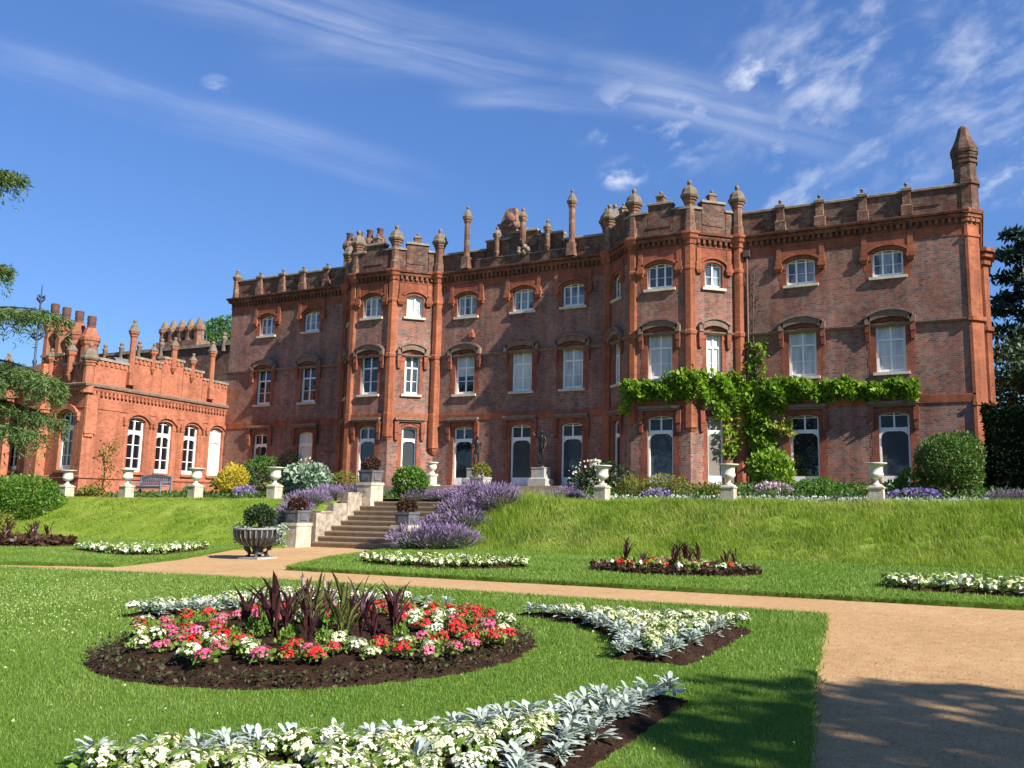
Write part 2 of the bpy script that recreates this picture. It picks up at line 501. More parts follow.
class MB:
    """collects shapes; .build() links them as ONE mesh object with metre UVs"""

    def __init__(s, T=None):
        s.v, s.f, s.sm = [], [], []
        s.T = T

    def add(s, vs, fs, smooth=False):
        b = len(s.v)
        s.v += [tuple(s.T(*q)) if s.T else tuple(q) for q in vs]
        s.f += [[i + b for i in f] for f in fs]
        s.sm += [smooth] * len(fs)

    def box(s, x0, x1, y0, y1, z0, z1):
        s.add([(x0, y0, z0), (x1, y0, z0), (x1, y1, z0), (x0, y1, z0), (x0, y0, z1), (x1, y0, z1), (x1, y1, z1), (x0, y1, z1)],
              [(0, 3, 2, 1), (4, 5, 6, 7), (0, 1, 5, 4), (1, 2, 6, 5), (2, 3, 7, 6), (3, 0, 4, 7)])

    def taper(s, x0, x1, y0, y1, z0, z1, i):
        s.add([(x0, y0, z0), (x1, y0, z0), (x1, y1, z0), (x0, y1, z0), (x0 + i, y0 + i, z1), (x1 - i, y0 + i, z1), (x1 - i, y1 - i, z1), (x0 + i, y1 - i, z1)],
              [(0, 3, 2, 1), (4, 5, 6, 7), (0, 1, 5, 4), (1, 2, 6, 5), (2, 3, 7, 6), (3, 0, 4, 7)])

    def prism(s, poly, z0, z1):
        n = len(poly)
        s.add([(x, y, z0) for x, y in poly] + [(x, y, z1) for x, y in poly],
              [list(range(n))[::-1], list(range(n, 2 * n))] + [(i, (i + 1) % n, n + (i + 1) % n, n + i) for i in range(n)])

    def xz(s, poly, y0, y1):
        n = len(poly)
        s.add([(x, y0, z) for x, z in poly] + [(x, y1, z) for x, z in poly],
              [list(range(n)), list(range(n, 2 * n))[::-1]] + [(i, (i + 1) % n, n + (i + 1) % n, n + i) for i in range(n)])

    def band(s, inner, outer, y0, y1):
        for i in range(len(inner) - 1):
            s.xz([inner[i], inner[i + 1], outer[i + 1], outer[i]], y0, y1)

    def lathe(s, prof, n=16, c=(0, 0, 0), rot=0.0, smooth=True, cap=True):
        vs, fs = [], []
        for r, z in prof:
            for k in range(n):
                a = rot + 2 * math.pi * k / n
                vs.append((c[0] + r * math.cos(a), c[1] + r * math.sin(a), c[2] + z))
        for i in range(len(prof) - 1):
            for k in range(n):
                fs.append((i * n + k, i * n + (k + 1) % n, (i + 1) * n + (k + 1) % n, (i + 1) * n + k))
        s.add(vs, fs, smooth)
        if cap:
            m = (len(prof) - 1) * n
            s.add(vs[:n], [list(range(n))[::-1]])
            s.add(vs[m:m + n], [list(range(n))])

    def ball(s, c, r, n=10, m=6, sz=1.0):
        prof = [(max(.001, r * math.sin(math.pi * i / m)), -r * sz * math.cos(math.pi * i / m)) for i in range(m + 1)]
        s.lathe(prof, n, c, cap=False)

    def tube(s, pts, rads, n=6):
        pts = [Vector(q) for q in pts]
        if isinstance(rads, (int, float)):
            rads = [rads] * len(pts)
        vs, fs = [], []
        for i, q in enumerate(pts):
            d = (pts[min(i + 1, len(pts) - 1)] - pts[max(i - 1, 0)]).normalized()
            a = d.cross(Vector((0, 0, 1)) if abs(d.z) < .9 else Vector((1, 0, 0))).normalized()
            b = d.cross(a)
            for k in range(n):
                t_ = 2 * math.pi * k / n
                vs.append(tuple(q + (a * math.cos(t_) + b * math.sin(t_)) * rads[i]))
        for i in range(len(pts) - 1):
            for k in range(n):
                fs.append((i * n + k, i * n + (k + 1) % n, (i + 1) * n + (k + 1) % n, (i + 1) * n + k))
        fs += [list(range(n))[::-1], list(range(len(vs) - n, len(vs)))]
        s.add(vs, fs, True)

    def mesh(s, name, mat):
        me = bpy.data.meshes.new(name)
        me.from_pydata(s.v, [], s.f)
        me.polygons.foreach_set('use_smooth', s.sm)
        uv = me.uv_layers.new(name='UVMap')
        nl = len(me.loops)
        co = np.array(s.v, dtype=float)
        vi = np.empty(nl, dtype=np.int32)
        me.loops.foreach_get('vertex_index', vi)
        nrm = np.empty(len(me.polygons) * 3)
        me.polygons.foreach_get('normal', nrm)
        tot = np.empty(len(me.polygons), dtype=np.int32)
        me.polygons.foreach_get('loop_total', tot)
        N = np.repeat(nrm.reshape(-1, 3), tot, axis=0)
        P = co[vi]
        flat = np.abs(N[:, 2]) > .8
        h = np.hypot(N[:, 0], N[:, 1]) + 1e-9
        u = np.where(flat, P[:, 0], (-N[:, 1] * P[:, 0] + N[:, 0] * P[:, 1]) / h)
        v = np.where(flat, P[:, 1], P[:, 2])
        uv.data.foreach_set('uv', np.stack([u, v], 1).ravel())
        me.materials.append(MATS[mat])
        return me

    def build(s, name, mat, parent=None, loc=None, rot=0.0):
        o = bpy.data.objects.new(name, s.mesh(name, mat))
        return link(o, parent, loc, rot)


def base_of(o):
    v = Vector((0, 0, 0))
    while o is not None:
        v += o.location
        o = o.parent
    return v


def link(o, parent=None, loc=None, rot=0.0):
    """parts are modelled in world space when loc is None: the parent's place is taken off the mesh's own origin"""
    COL.objects.link(o)
    if parent is not None:
        o.parent = parent
        if loc is None:
            o.location = -base_of(parent)
        else:
            o.location = Vector(loc) - base_of(parent)
    elif loc is not None:
        o.location = loc
    o.rotation_euler = (0, 0, rot)
    return o


def tag(o, label=None, cat=None, group=None, kind=None):
    if label: o['label'] = label
    if cat: o['category'] = cat
    if group: o['group'] = group
    if kind: o['kind'] = kind
    return o


def thing(name, loc, label, cat, group=None, rot=0.0):
    o = bpy.data.objects.new(name, None)
    o.empty_display_size = .2
    COL.objects.link(o)
    o.location = loc
    o.rotation_euler = (0, 0, rot)
    return tag(o, label, cat, group)


def copy_tree(root, loc, rot=0.0, scale=1.0, label=None, group=None):
    r = root.copy()
    COL.objects.link(r)
    r.location = loc
    r.rotation_euler = (0, 0, rot)
    r.scale = (scale,) * 3 if isinstance(scale, (int, float)) else scale
    if label: r['label'] = label
    if group: r['group'] = group
    for ch in list(root.children):
        c = ch.copy()
        COL.objects.link(c)
        c.parent = r
        for g in list(ch.children):
            d = g.copy()
            COL.objects.link(d)
            d.parent = c
    return r


def arr_mesh(name, V, F, mat, parent=None, loc=None, smooth=False, rot=0.0):
    V = np.asarray(V, dtype=np.float32)
    F = np.asarray(F, dtype=np.int32)
    me = bpy.data.meshes.new(name)
    k = F.shape[1]
    me.vertices.add(len(V))
    me.vertices.foreach_set('co', V.ravel())
    me.loops.add(F.size)
    me.loops.foreach_set('vertex_index', F.ravel())
    me.polygons.add(len(F))
    me.polygons.foreach_set('loop_start', np.arange(0, F.size, k, dtype=np.int32))
    if smooth:
        me.polygons.foreach_set('use_smooth', np.ones(len(F), dtype=bool))
    me.update(calc_edges=True)
    me.materials.append(MATS[mat])
    o = bpy.data.objects.new(name, me)
    return link(o, parent, loc, rot)


def unit(a):
    return a / (np.linalg.norm(a, axis=1, keepdims=True) + 1e-9)


def leaves(P, size, up=.3, out=None, aspect=.55, rs=None, droop=0.0):
    """rhombic leaf faces at points P; returns V, F"""
    r = rs or rng
    n = len(P)
    d = unit(r.normal(size=(n, 3)) + (0 if out is None else out))
    d[:, 2] += up - droop
    d = unit(d)
    q = r.normal(size=(n, 3))
    w = unit(np.cross(d, q))
    s = (size * r.uniform(.6, 1.35, n))[:, None] if np.isscalar(size) else size[:, None]
    nn = np.cross(d, w)
    V = np.stack([P, P + d * s * .5 + w * s * aspect * .5 + nn * s * .08, P + d * s, P + d * s * .5 - w * s * aspect * .5 + nn * s * .08], 1).reshape(-1, 3)
    F = np.arange(4 * n).reshape(n, 4)
    return V, F


def ell_cloud(n, c, r, lumps=9, lump=.28, seed=0, zmin=-.75, shell=.45):
    """points through a lumpy ellipsoid, denser towards its outside; also the outward direction"""
    g = np.random.default_rng(seed)
    d = unit(g.normal(size=(n * 2, 3)))
    d = d[d[:, 2] > zmin][:n]
    L = unit(g.normal(size=(lumps, 3)))
    amp = g.uniform(.4, 1.0, lumps)
    f = 1 - lump + lump * 1.6 * np.max(np.clip((d @ L.T - .55) / .45, 0, 1) * amp, axis=1)
    rad_ = f * (1 - shell * g.uniform(0, 1, len(d)) ** 1.7)
    P = d * rad_[:, None] * np.array(r) + np.array(c)
    return P, d


def shrub(name, label, cat, c, r, n, size, mat, group=None, seed=1, stem=True, lump=.28, extra=None, aspect=.55, zmin=-.75, lumps=9, up=.3):
    base = (c[0], c[1], c[2] - r[2] * .8)
    t_ = thing(name, base, label, cat, group)
    P, d = ell_cloud(n, c, r, seed=seed, lump=lump, zmin=zmin, lumps=lumps)
    V, F = leaves(P, size, up, d * .8, aspect, np.random.default_rng(seed))
    arr_mesh('foliage', V, F, mat, t_)
    if stem:
        m = MB()
        g = random.Random(seed)
        for k in range(5):
            a = g.uniform(0, 6.28)
            m.tube([(c[0], c[1], base[2] - .15), (c[0] + .25 * r[0] * math.cos(a), c[1] + .25 * r[1] * math.sin(a), c[2]),
                    (c[0] + .6 * r[0] * math.cos(a), c[1] + .6 * r[1] * math.sin(a), c[2] + r[2] * .45)], [.035, .025, .01], 5)
        m.build('stem', 'bark', t_)
    if extra:
        en, esize, emat, ename = extra
        P, d = ell_cloud(en, c, np.array(r) * 1.05, seed=seed, lump=lump, zmin=-.1, shell=.06, lumps=lumps)
        V, F = leaves(P, esize, .6, d, .8, np.random.default_rng(seed + 3))
        arr_mesh(ename, V, F, emat, t_)
    return t_


def project(P):
    P = np.asarray(P, dtype=float)
    M = np.array(cam.matrix_world.inverted())
    q = P @ M[:3, :3].T + M[:3, 3]
    w = -q[:, 2]
    return CXP + FPX * q[:, 0] / w, 384 - FPX * q[:, 1] / w, w


# ------------------------------------------------------------------ the ground
def sheet(name, poly, z, mat, skirt=0.0, kind='structure'):
    n = len(poly)
    m = MB()
    m.add([(x, y, z) for x, y in poly], [list(range(n))])
    if skirt:
        m.add([(x, y, z) for x, y in poly] + [(x, y, z - skirt) for x, y in poly], [(i, (i + 1) % n, n + (i + 1) % n, n + i) for i in range(n)])
    o = m.build(name, mat)
    return tag(o, kind=kind)


sheet('ground', [(-1500, -1500), (1500, -1500), (1500, 1500), (-1500, 1500)], -.03, 'lawn_grass')
sheet('gravel_path', [(-70, -40), (60, -40), (60, 30), (-70, 30)], 0.0, 'gravel')


def wobble(poly, step=.35, amp=.035, seed=3):
    g = random.Random(seed)
    out = []
    for (a, b) in zip(poly, poly[1:] + poly[:1]):
        L = math.hypot(b[0] - a[0], b[1] - a[1])
        k = max(1, int(min(L, 40) / step))
        for i in range(k):
            f = i / k
            out.append((a[0] + (b[0] - a[0]) * f + g.uniform(-amp, amp), a[1] + (b[1] - a[1]) * f + g.uniform(-amp, amp)))
    return out


LZ = .055
NEAR = [(-45, 11.2), (-45, -8), (-.25, -8), (-.95, 5.0), (-1.38, 7.8), (-1.98, 12.05), (-9, 12.2), (-14, 12.1), (-18.8, 11.5)]
FARR = [(-13.75, 14.4), (30, 14.0), (30, 23.2), (-16.45, 23.2), (-16.5, 22.0), (-15.3, 17.5)]
FARL = [(-60, 11.6), (-20.2, 12.3), (-17.45, 13.1), (-18.3, 15.5), (-20.5, 19.2), (-20.3, 21.4), (-60, 21.4)]
sheet('lawn', wobble(NEAR, .3), LZ, 'lawn_grass', LZ + .01)
sheet('lawn', wobble(FARR, .4), LZ + .03, 'lawn_grass', LZ + .05)
sheet('lawn', wobble(FARL, .4), LZ + .03, 'lawn_grass', LZ + .05)
FZ = LZ + .03


def smooth01(x):
    x = np.clip(x, 0, 1)
    return x * x * (3 - 2 * x)


def hgt(x, y):
    """height of the grass bank and of the terrace behind it"""
    x, y = np.asarray(x, float), np.asarray(y, float)
    w = 1 / (1 + np.exp(-(x + 18.3) * 3.0))           # 0 left of the steps, 1 right of them
    foot, crest = 20.2 * (1 - w) + 22.2 * w, 23.6 * (1 - w) + 25.3 * w
    f = np.clip((y - foot) / (crest - foot), 0, 1)
    b = FZ - .05 + (1.5 - FZ + .05) * (.55 * f + .45 * smooth01(f))
    up = np.clip((y - crest - .4) / (32.2 - crest), 0, 1) * (.62 * w + .28 * (1 - w))
    return b + up


def bank(name, x0, x1, mat, nx, ys, rough=.05):
    xs = np.linspace(x0, x1, nx)
    X, Y = np.meshgrid(xs, ys)
    Z = hgt(X, Y)
    g = np.random.default_rng(5)
    sl = (Z > .12) & (Z < 1.45)
    Z = Z + np.where(sl, g.normal(0, rough, Z.shape), 0)
    V = np.stack([X.ravel(), Y.ravel(), Z.ravel()], 1)
    i = np.arange(nx * len(ys)).reshape(len(ys), nx)
    F = np.stack([i[:-1, :-1].ravel(), i[:-1, 1:].ravel(), i[1:, 1:].ravel(), i[1:, :-1].ravel()], 1)
    return tag(arr_mesh(name, V, F, mat, smooth=True), kind='structure')


bank('grass_bank', -60, -20.28, 'bank_grass', 130, np.concatenate([np.linspace(20.0, 24.4, 24)]))
bank('grass_bank', -16.42, 30, 'bank_grass', 150, np.concatenate([np.linspace(22.0, 26.2, 24)]))
bank('terrace', -60, -20.28, 'terrace_ground', 60, np.linspace(24.35, 37, 16), 0)
bank('terrace', -16.42, 30, 'terrace_ground', 60, np.linspace(26.15, 60, 40), 0)
tag((lambda m: (m.box(-20.28, -16.42, 24.75, 31.2, .5, 1.5), m.build('paved_walk', 'paving'))[1])(MB()), kind='structure')
# ------------------------------------------------------------------ the country house
def rnorm(a, b):
    d = Vector((b[0] - a[0], b[1] - a[1])).normalized()
    return Vector((d.y, -d.x))


def offset_path(path, out):
    res = []
    for i, p in enumerate(path):
        ns = []
        if i > 0: ns.append(rnorm(path[i - 1], p))
        if i < len(path) - 1: ns.append(rnorm(p, path[i + 1]))
        if len(ns) == 1:
            n, k = ns[0], 1.0
        else:
            n = (ns[0] + ns[1]).normalized()
            k = 1 / max(.35, n.dot(ns[0]))
        res.append((p[0] + n.x * out * k, p[1] + n.y * out * k))
    return res


def sweep(m, path, prof):
    """closed profile [(out, z)] carried along a plan path with mitred corners"""
    rings = [[(x, y, z) for (x, y) in [offset_path(path, o)[i]]] for i in range(len(path)) for (o, z) in prof]
    vs = [r[0] for r in rings]
    n, k = len(path), len(prof)
    fs = []
    for i in range(n - 1):
        for j in range(k):
            fs.append((i * k + j, (i + 1) * k + j, (i + 1) * k + (j + 1) % k, i * k + (j + 1) % k))
    fs += [list(range(k)), list(range((n - 1) * k, n * k))[::-1]]
    m.add(vs, fs)


class Wall:
    def __init__(s, a, b):
        s.a, s.b = Vector(a), Vector(b)
        s.L = (s.b - s.a).length
        s.d = (s.b - s.a).normalized()
        s.n = Vector((s.d.y, -s.d.x))
        s.rot = math.atan2(s.d.y, s.d.x)

    def T(s, x, out, z):
        q = s.a + s.d * x + s.n * out
        return (q.x, q.y, z)

    def TI(s, x, inn, z):
        return s.T(x, -inn, z)

    def at(s, x, z, out=0):
        return Vector(s.T(x, out, z))


def arc(w, zs, rise, n=8, dx=0.0):
    """segmental arch from the left springing to the right one"""
    if rise < .01:
        return [(dx - w / 2, zs), (dx + w / 2, zs)]
    R = (w * w / 4 + rise * rise) / (2 * rise)
    a0 = math.asin(min(1, w / 2 / R))
    return [(dx + R * math.sin(-a0 + 2 * a0 * i / n), zs + rise - R + R * math.cos(-a0 + 2 * a0 * i / n)) for i in range(n + 1)]


def wall_sheet(m, wl_, x0, x1, z0, z1, ops, depth=.24):
    """wall face with real openings (cx, w, zb, zs, rise) and their reveals"""
    m.T = wl_.T
    xs = sorted({x0, x1, *[c - w / 2 for c, w, *_ in ops], *[c + w / 2 for c, w, *_ in ops]})
    zs_ = sorted({z0, z1, *[o[2] for o in ops], *[o[3] for o in ops], *[o[3] + o[4] for o in ops]})
    for i in range(len(xs) - 1):
        for j in range(len(zs_) - 1):
            cx, cz = (xs[i] + xs[i + 1]) / 2, (zs_[j] + zs_[j + 1]) / 2
            if any(abs(cx - c) < w / 2 and zb < cz < zt + r for c, w, zb, zt, r in ops):
                continue
            m.add([(xs[i], 0, zs_[j]), (xs[i + 1], 0, zs_[j]), (xs[i + 1], 0, zs_[j + 1]), (xs[i], 0, zs_[j + 1])], [(0, 1, 2, 3)])
    for c, w, zb, zt, r in ops:
        A = arc(w, zt, r, 8, c)
        top = zt + r
        for (xa, za), (xb, zb_) in zip(A, A[1:]):
            m.add([(xa, 0, za), (xb, 0, zb_), (xb, 0, top), (xa, 0, top)], [(0, 1, 2, 3)])
            m.add([(xa, 0, za), (xb, 0, zb_), (xb, -depth, zb_), (xa, -depth, za)], [(0, 1, 2, 3)])
        for x in (c - w / 2, c + w / 2):
            m.add([(x, 0, zb), (x, 0, zt), (x, -depth, zt), (x, -depth, zb)], [(0, 1, 2, 3)])
        m.add([(c - w / 2, 0, zb), (c + w / 2, 0, zb), (c + w / 2, -depth, zb), (c - w / 2, -depth, zb)], [(0, 1, 2, 3)])
    m.T = None


WCACHE = {}


def ledge_ring(m, w, h, rise, t, y0, y1, b=None):
    """frame following the opening: jambs, sill rail and arched head of width t"""
    b = t if b is None else b
    m.box(-w / 2, -w / 2 + t, y0, y1, 0, h)
    m.box(w / 2 - t, w / 2, y0, y1, 0, h)
    m.box(-w / 2 + t, w / 2 - t, y0, y1, 0, b)
    o, i_ = arc(w, h, rise), arc(w - 2 * t, h - t * .2, rise * .9)
    m.band(i_, o, y0, y1)
    m.box(-w / 2 + t, w / 2 - t, y0 + .004, y1, h - t * .35, h + .004)


def arched_panel(m, w, z0, z1, rad_, t, y0, y1):
    """a flat head with round shoulders, as over a garden door: fills between the straight top and the rounded opening"""
    n = 6
    iw = w / 2 - t
    lo = [(-iw, z1 - t - rad_)] + [(-iw + rad_ - rad_ * math.cos(math.pi / 2 * k / n), z1 - t - rad_ + rad_ * math.sin(math.pi / 2 * k / n)) for k in range(1, n + 1)]
    hi = [(x, z1) for x, z in lo]
    m.band(lo, hi, y0, y1)
    m.band([(-x, z) for x, z in lo][::-1], [(-x, z) for x, z in hi][::-1], y0, y1)
    m.box(-iw + rad_, iw - rad_, y0, y1, z1 - t, z1)
    m.box(-w / 2, -iw, y0, y1, z0, z1)
    m.box(iw, w / 2, y0, y1, z0, z1)


def win_meshes(kind, w, h, rise, wing=False):
    key = (kind, w, h, rise, wing)
    if key in WCACHE:
        return WCACHE[key]
    f, pane, sill, sur, hood = MB(), MB(), MB(), MB(), MB()
    y0, y1 = .13, .20
    t = .075
    ledge_ring(f, w, h, rise, t, y0, y1, .12 if kind != 'door' else .1)
    if kind == 'top':
        lights = 3 if w > .95 else 2
        for k in range(1, lights):
            x = -w / 2 + w * k / lights
            f.box(x - .038, x + .038, y0 + .003, y1 - .004, .1, h + rise * .78)
        f.box(-w / 2 + t, w / 2 - t, y0 + .03, y1 - .012, h * .50, h * .50 + .018)
    elif kind == 'mid':
        f.box(-.038, .038, y0 + .003, y1 - .004, .1, h + rise * .9)
        f.box(-w / 2 + .02, w / 2 - .02, y0 - .012, y1 - .008, h * .66, h * .66 + .075)
        f.box(-w / 2 + t, w / 2 - t, y0 + .03, y1 - .012, h * .33, h * .33 + .028)
        # the lower light is a little wider, with shouldered jambs
        f.box(-w / 2 - .004, -w / 2 + .1, y0 - .014, y1 - .01, 0.003, h * .66)
        f.box(w / 2 - .1, w / 2 + .004, y0 - .014, y1 - .01, 0.003, h * .66)
    elif kind == 'door':
        zt = h * .79
        f.box(-w / 2, w / 2, y0 - .02, y1 - .01, zt, zt + .085)
        if w > .9:
            f.box(-.034, .034, y0 + .003, y1 - .004, zt + .08, h + rise * .9)
        arched_panel(f, w + .02, .3, zt, min(.3, w * .28), .065, y0 - .016, y1 - .006)
        f.box(-w / 2 + .02, w / 2 - .02, y0 - .01, y1 - .012, .02, .36)
    elif kind == 'wing':
        zt = h * .775
        f.box(-w / 2, w / 2, y0 - .02, y1 - .01, zt, zt + .09)
        f.box(-.035, .035, y0 + .003, y1 - .004, .1, h + rise * .9)
        for s in (-1, 1):
            pass
        arched_panel(f, w + .02, .1, zt, .2, .11, y0 - .016, y1 - .006)
        for k in (.26, .52):
            f.box(-w / 2 + t, w / 2 - t, y0 + .02, y1 - .012, h * k, h * k + .035)
        f.box(-w / 2 + .02, w / 2 - .02, y0 - .01, y1 - .01, .015, .2)
    A = arc(w - .02, h, rise)
    P = [(-w / 2 + .01, .02), (w / 2 - .01, .02)] + A[::-1]
    pane.add([(x, .175, z) for x, z in P], [list(range(len(P)))])
    # sill
    if kind != 'door':
        e, th = (.14, .11) if kind != 'wing' else (.10, .12)
        sill.box(-w / 2 - e, w / 2 + e, -.11, .20, -th - .02, -.02)
        sill.add([(-w / 2 - e, -.11, -.02), (w / 2 + e, -.11, -.02), (w / 2 + e, .2, .03), (-w / 2 - e, .2, .03)], [(0, 1, 2, 3)])
    else:
        sill.box(-w / 2 - .06, w / 2 + .06, -.16, .20, -.14, -.004)
    # dressed surround, proud of the wall, its outer edge toothed course by course
    sw = .30 if w > .95 else .20
    zlo = -.1 if kind != 'door' else -.1
    g = random.Random(3)
    nz = int((h - zlo) / .30)
    for k in range(nz):
        za, zb = zlo + (h - zlo) * k / nz, zlo + (h - zlo) * (k + 1) / nz
        d = sw + (.035 if k % 2 else -.03)
        sur.box(-w / 2 - d, -w / 2 - .002, -.007, .03, za, zb)
        sur.box(w / 2 + .002, w / 2 + d, -.007, .03, za, zb)
    # moulded arch ring just inside the opening
    sur.band(arc(w, h, rise), arc(w + .34, h + .03, rise + .11), -.03, .12)
    sur.box(-w / 2 - .17, -w / 2 - .001, -.03, .05, h - .3, h + .02)
    sur.box(w / 2 + .001, w / 2 + .17, -.03, .05, h - .3, h + .02)
    if kind == 'top':
        # drip mould that drops to label stops and meets the frieze
        hood.band(arc(w + .36, h + .03, rise + .12), arc(w + .58, h + .08, rise + .17), -.11, .02)
        for s in (-1, 1):
            x = s * (w / 2 + .30)
            hood.box(x - .13, x + .13, -.11, .02, h - .12, h + .12)
            hood.taper(x - .17, x + .17, -.14, .02, h - .26, h - .12, .0)
            hood.taper(x - .11, x + .11, -.12, .02, h - .40, h - .262, -.04)
            hood.box(x - .10, x + .10, -.075, .015, h + .12, h + .70)
        sur.band(arc(w + .6, h + .12, rise + .14), [(x, h + .66) for x, z in arc(w + .6, h + .12, rise + .14)], -.05, .02)
    elif kind == 'mid':
        sur.band(arc(w + .34, h + .02, rise + .10), arc(w + .44, h + .16, rise + .06), -.02, .04)
        hood.band(arc(w + .44, h + .10, rise + .06), arc(w + .60, h + .32, rise + .12), -.19, .02)
        hood.band(arc(w + .60, h + .30, rise + .12), arc(w + .68, h + .38, rise + .13), -.25, .02)
        for s in (-1, 1):
            x = s * (w / 2 + .29)
            hood.box(x - .10, x + .10, -.19, .02, h + .0, h + .30)
            sur.taper(x - .095, x + .095, -.15, .02, h - .32, h - .004, .0)
            sur.taper(x - .065, x + .065, -.11, .02, h - .66, h - .322, -.025)
    elif kind == 'door':
        sur.band(arc(w + .34, h + .03, rise + .11), arc(w + .50, h + .10, rise + .12), -.06, .02)
        hood.box(-w / 2 - .36, w / 2 + .36, -.22, .02, h + rise + .30, h + rise + .42)
        hood.box(-w / 2 - .30, w / 2 + .30, -.15, .02, h + rise + .22, h + rise + .298)
        for s in (-1, 1):
            x = s * (w / 2 + .27)
            sur.box(x - .10, x + .10, -.13, .02, h + .06, h + rise + .218)
            sur.taper(x - .10, x + .10, -.15, .02, h - .22, h + .058, .0)
            sur.taper(x - .065, x + .065, -.10, .02, h - .58, h - .222, -.03)
    elif kind == 'wing':
        hood.band(arc(w + .36, h - .04, rise + .18), arc(w + .62, h + .04, rise + .34), -.13, .02)
        for s in (-1, 1):
            x = s * (w / 2 + .30)
            hood.box(x - .09, x + .09, -.15, .02, h - .10, h + .10)
            hood.taper(x - .05, x + .05, -.10, .02, h - .28, h - .102, -.03)
    hm = {'top': 'brick_dressing', 'mid': 'hood_stone', 'door': 'hood_stone', 'wing': 'brick_wing'}[kind]
    sm = 'brick_wing' if wing else 'brick_red'
    r = dict(frame=f.mesh('frame', 'white_paint'), pane={}, _pane=pane, sill=sill.mesh('sill', 'sill_stone' if kind != 'wing' else 'brick_wing'),
             surround=sur.mesh('surround', sm), hood=hood.mesh('hood', hm))
    WCACHE[key] = r
    return r


def put_window(house, wl_, x, zb, kind, w, h, rise, pane='pane_dark', wing=False, label=None, upper=None):
    r = win_meshes(kind, w, h, rise, wing)
    if pane not in r['pane']:
        r['pane'][pane] = r['_pane'].mesh('pane', pane)
    p = wl_.at(x, zb)
    name = 'garden_door' if kind == 'door' else 'window'
    o = bpy.data.objects.new(name, r['frame'])
    link(o, house, p, wl_.rot)
    if label: o['label'] = label
    for nm in ('pane', 'sill', 'surround', 'hood'):
        me = r[nm][pane] if nm == 'pane' else r[nm]
        c = bpy.data.objects.new({'sill': 'threshold'}.get(nm, nm) if kind == 'door' else nm, me)
        COL.objects.link(c)
        c.parent = o
    if upper:                                   # a roller blind drawn part of the way down
        m = MB()
        m.box(-w / 2 + .07, w / 2 - .07, .150, .171, h * upper, h + .02)
        b = m.build('blind', 'pane_blind')
        b.parent = o
    return o


house = thing('country_house', (-19.5, 36, 1.5), 'three-storey chequered red brick mansion with two canted bays and a battlemented parapet', 'mansion')

FP = [(-38.6, 35), (-30.2, 35), (-28.6, 33.45), (-26.05, 33.45), (-24.45, 35), (-15.05, 35), (-13.35, 33.45), (-10.7, 33.45), (-9.0, 35), (.05, 35)]
ENDR = [(.05, 35), (.42, 35.37), (.42, 50)]
segs = [Wall(FP[i], FP[i + 1]) for i in range(len(FP) - 1)]
WL, LBL, LBF, LBR, WC, RBL, RBF, RBR, WR = segs
TOPW, MIDW, DORW = (10.62, .97, .13), (6.74, 1.92, .12), (2.30, 2.74, .10)
plan = []      # (wall, x, kind, width, pane, label, upper blind)
for X, pt, pm, pd in [(-35.86, 'pane_curtain', 'pane_dark', 'pane_dark'), (-32.66, 'pane_curtain', 'pane_dark', 'pane_cream')]:
    x = X + 38.6
    plan += [(WL, x, 'top', 1.08, pt), (WL, x, 'mid', 1.02, pm), (WL, x, 'door', 1.02, pd)]
xm = LBF.L / 2
plan += [(LBF, xm, 'top', 1.1, 'pane_curtain'), (LBF, xm, 'mid', 1.05, 'pane_dark'), (LBF, xm, 'door', 1.02, 'pane_dark')]
plan += [(LBR, 1.08, 'top', .80, 'pane_blind'), (LBR, 1.06, 'mid', .72, 'pane_slate'), (LBR, 1.05, 'door', .72, 'pane_screen')]
plan += [(LBL, 1.1, 'top', .80, 'pane_curtain'), (LBL, 1.1, 'mid', .72, 'pane_dark'), (LBL, 1.1, 'door', .72, 'pane_dark')]
for X, pt, pm, pd, up in [(-22.74, 'pane_curtain', 'pane_dark', 'pane_dark', .46), (-19.55, 'pane_curtain', 'pane_blind', 'pane_screen', None), (-16.88, 'pane_curtain', 'pane_blind', 'pane_slate', None)]:
    x = X + 24.45
    plan += [(WC, x, 'top', 1.12, pt), (WC, x, 'mid', 1.08, pm, None, up), (WC, x, 'door', 1.08, pd)]
xm = RBF.L / 2
plan += [(RBF, xm, 'top', 1.14, 'pane_slate'), (RBF, xm, 'mid', 1.08, 'pane_blind'), (RBF, xm, 'door', 1.12, 'pane_slate')]
plan += [(RBR, 1.12, 'top', .82, 'pane_curtain'), (RBR, 1.11, 'mid', .72, 'pane_blind'), (RBR, 1.15, 'door', .75, 'pane_taupe')]
plan += [(RBL, .86, 'top', .70, 'pane_curtain'), (RBL, .86, 'mid', .66, 'pane_blind'), (RBL, .86, 'door', .68, 'pane_dark')]
for X, pd in [(-6.36, 'pane_dark'), (-2.91, 'pane_slate')]:
    x = X + 9.0
    plan += [(WR, x, 'top', 1.18, 'pane_curtain'), (WR, x, 'mid', 1.12, 'pane_blind'), (WR, x, 'door', 1.14, pd)]

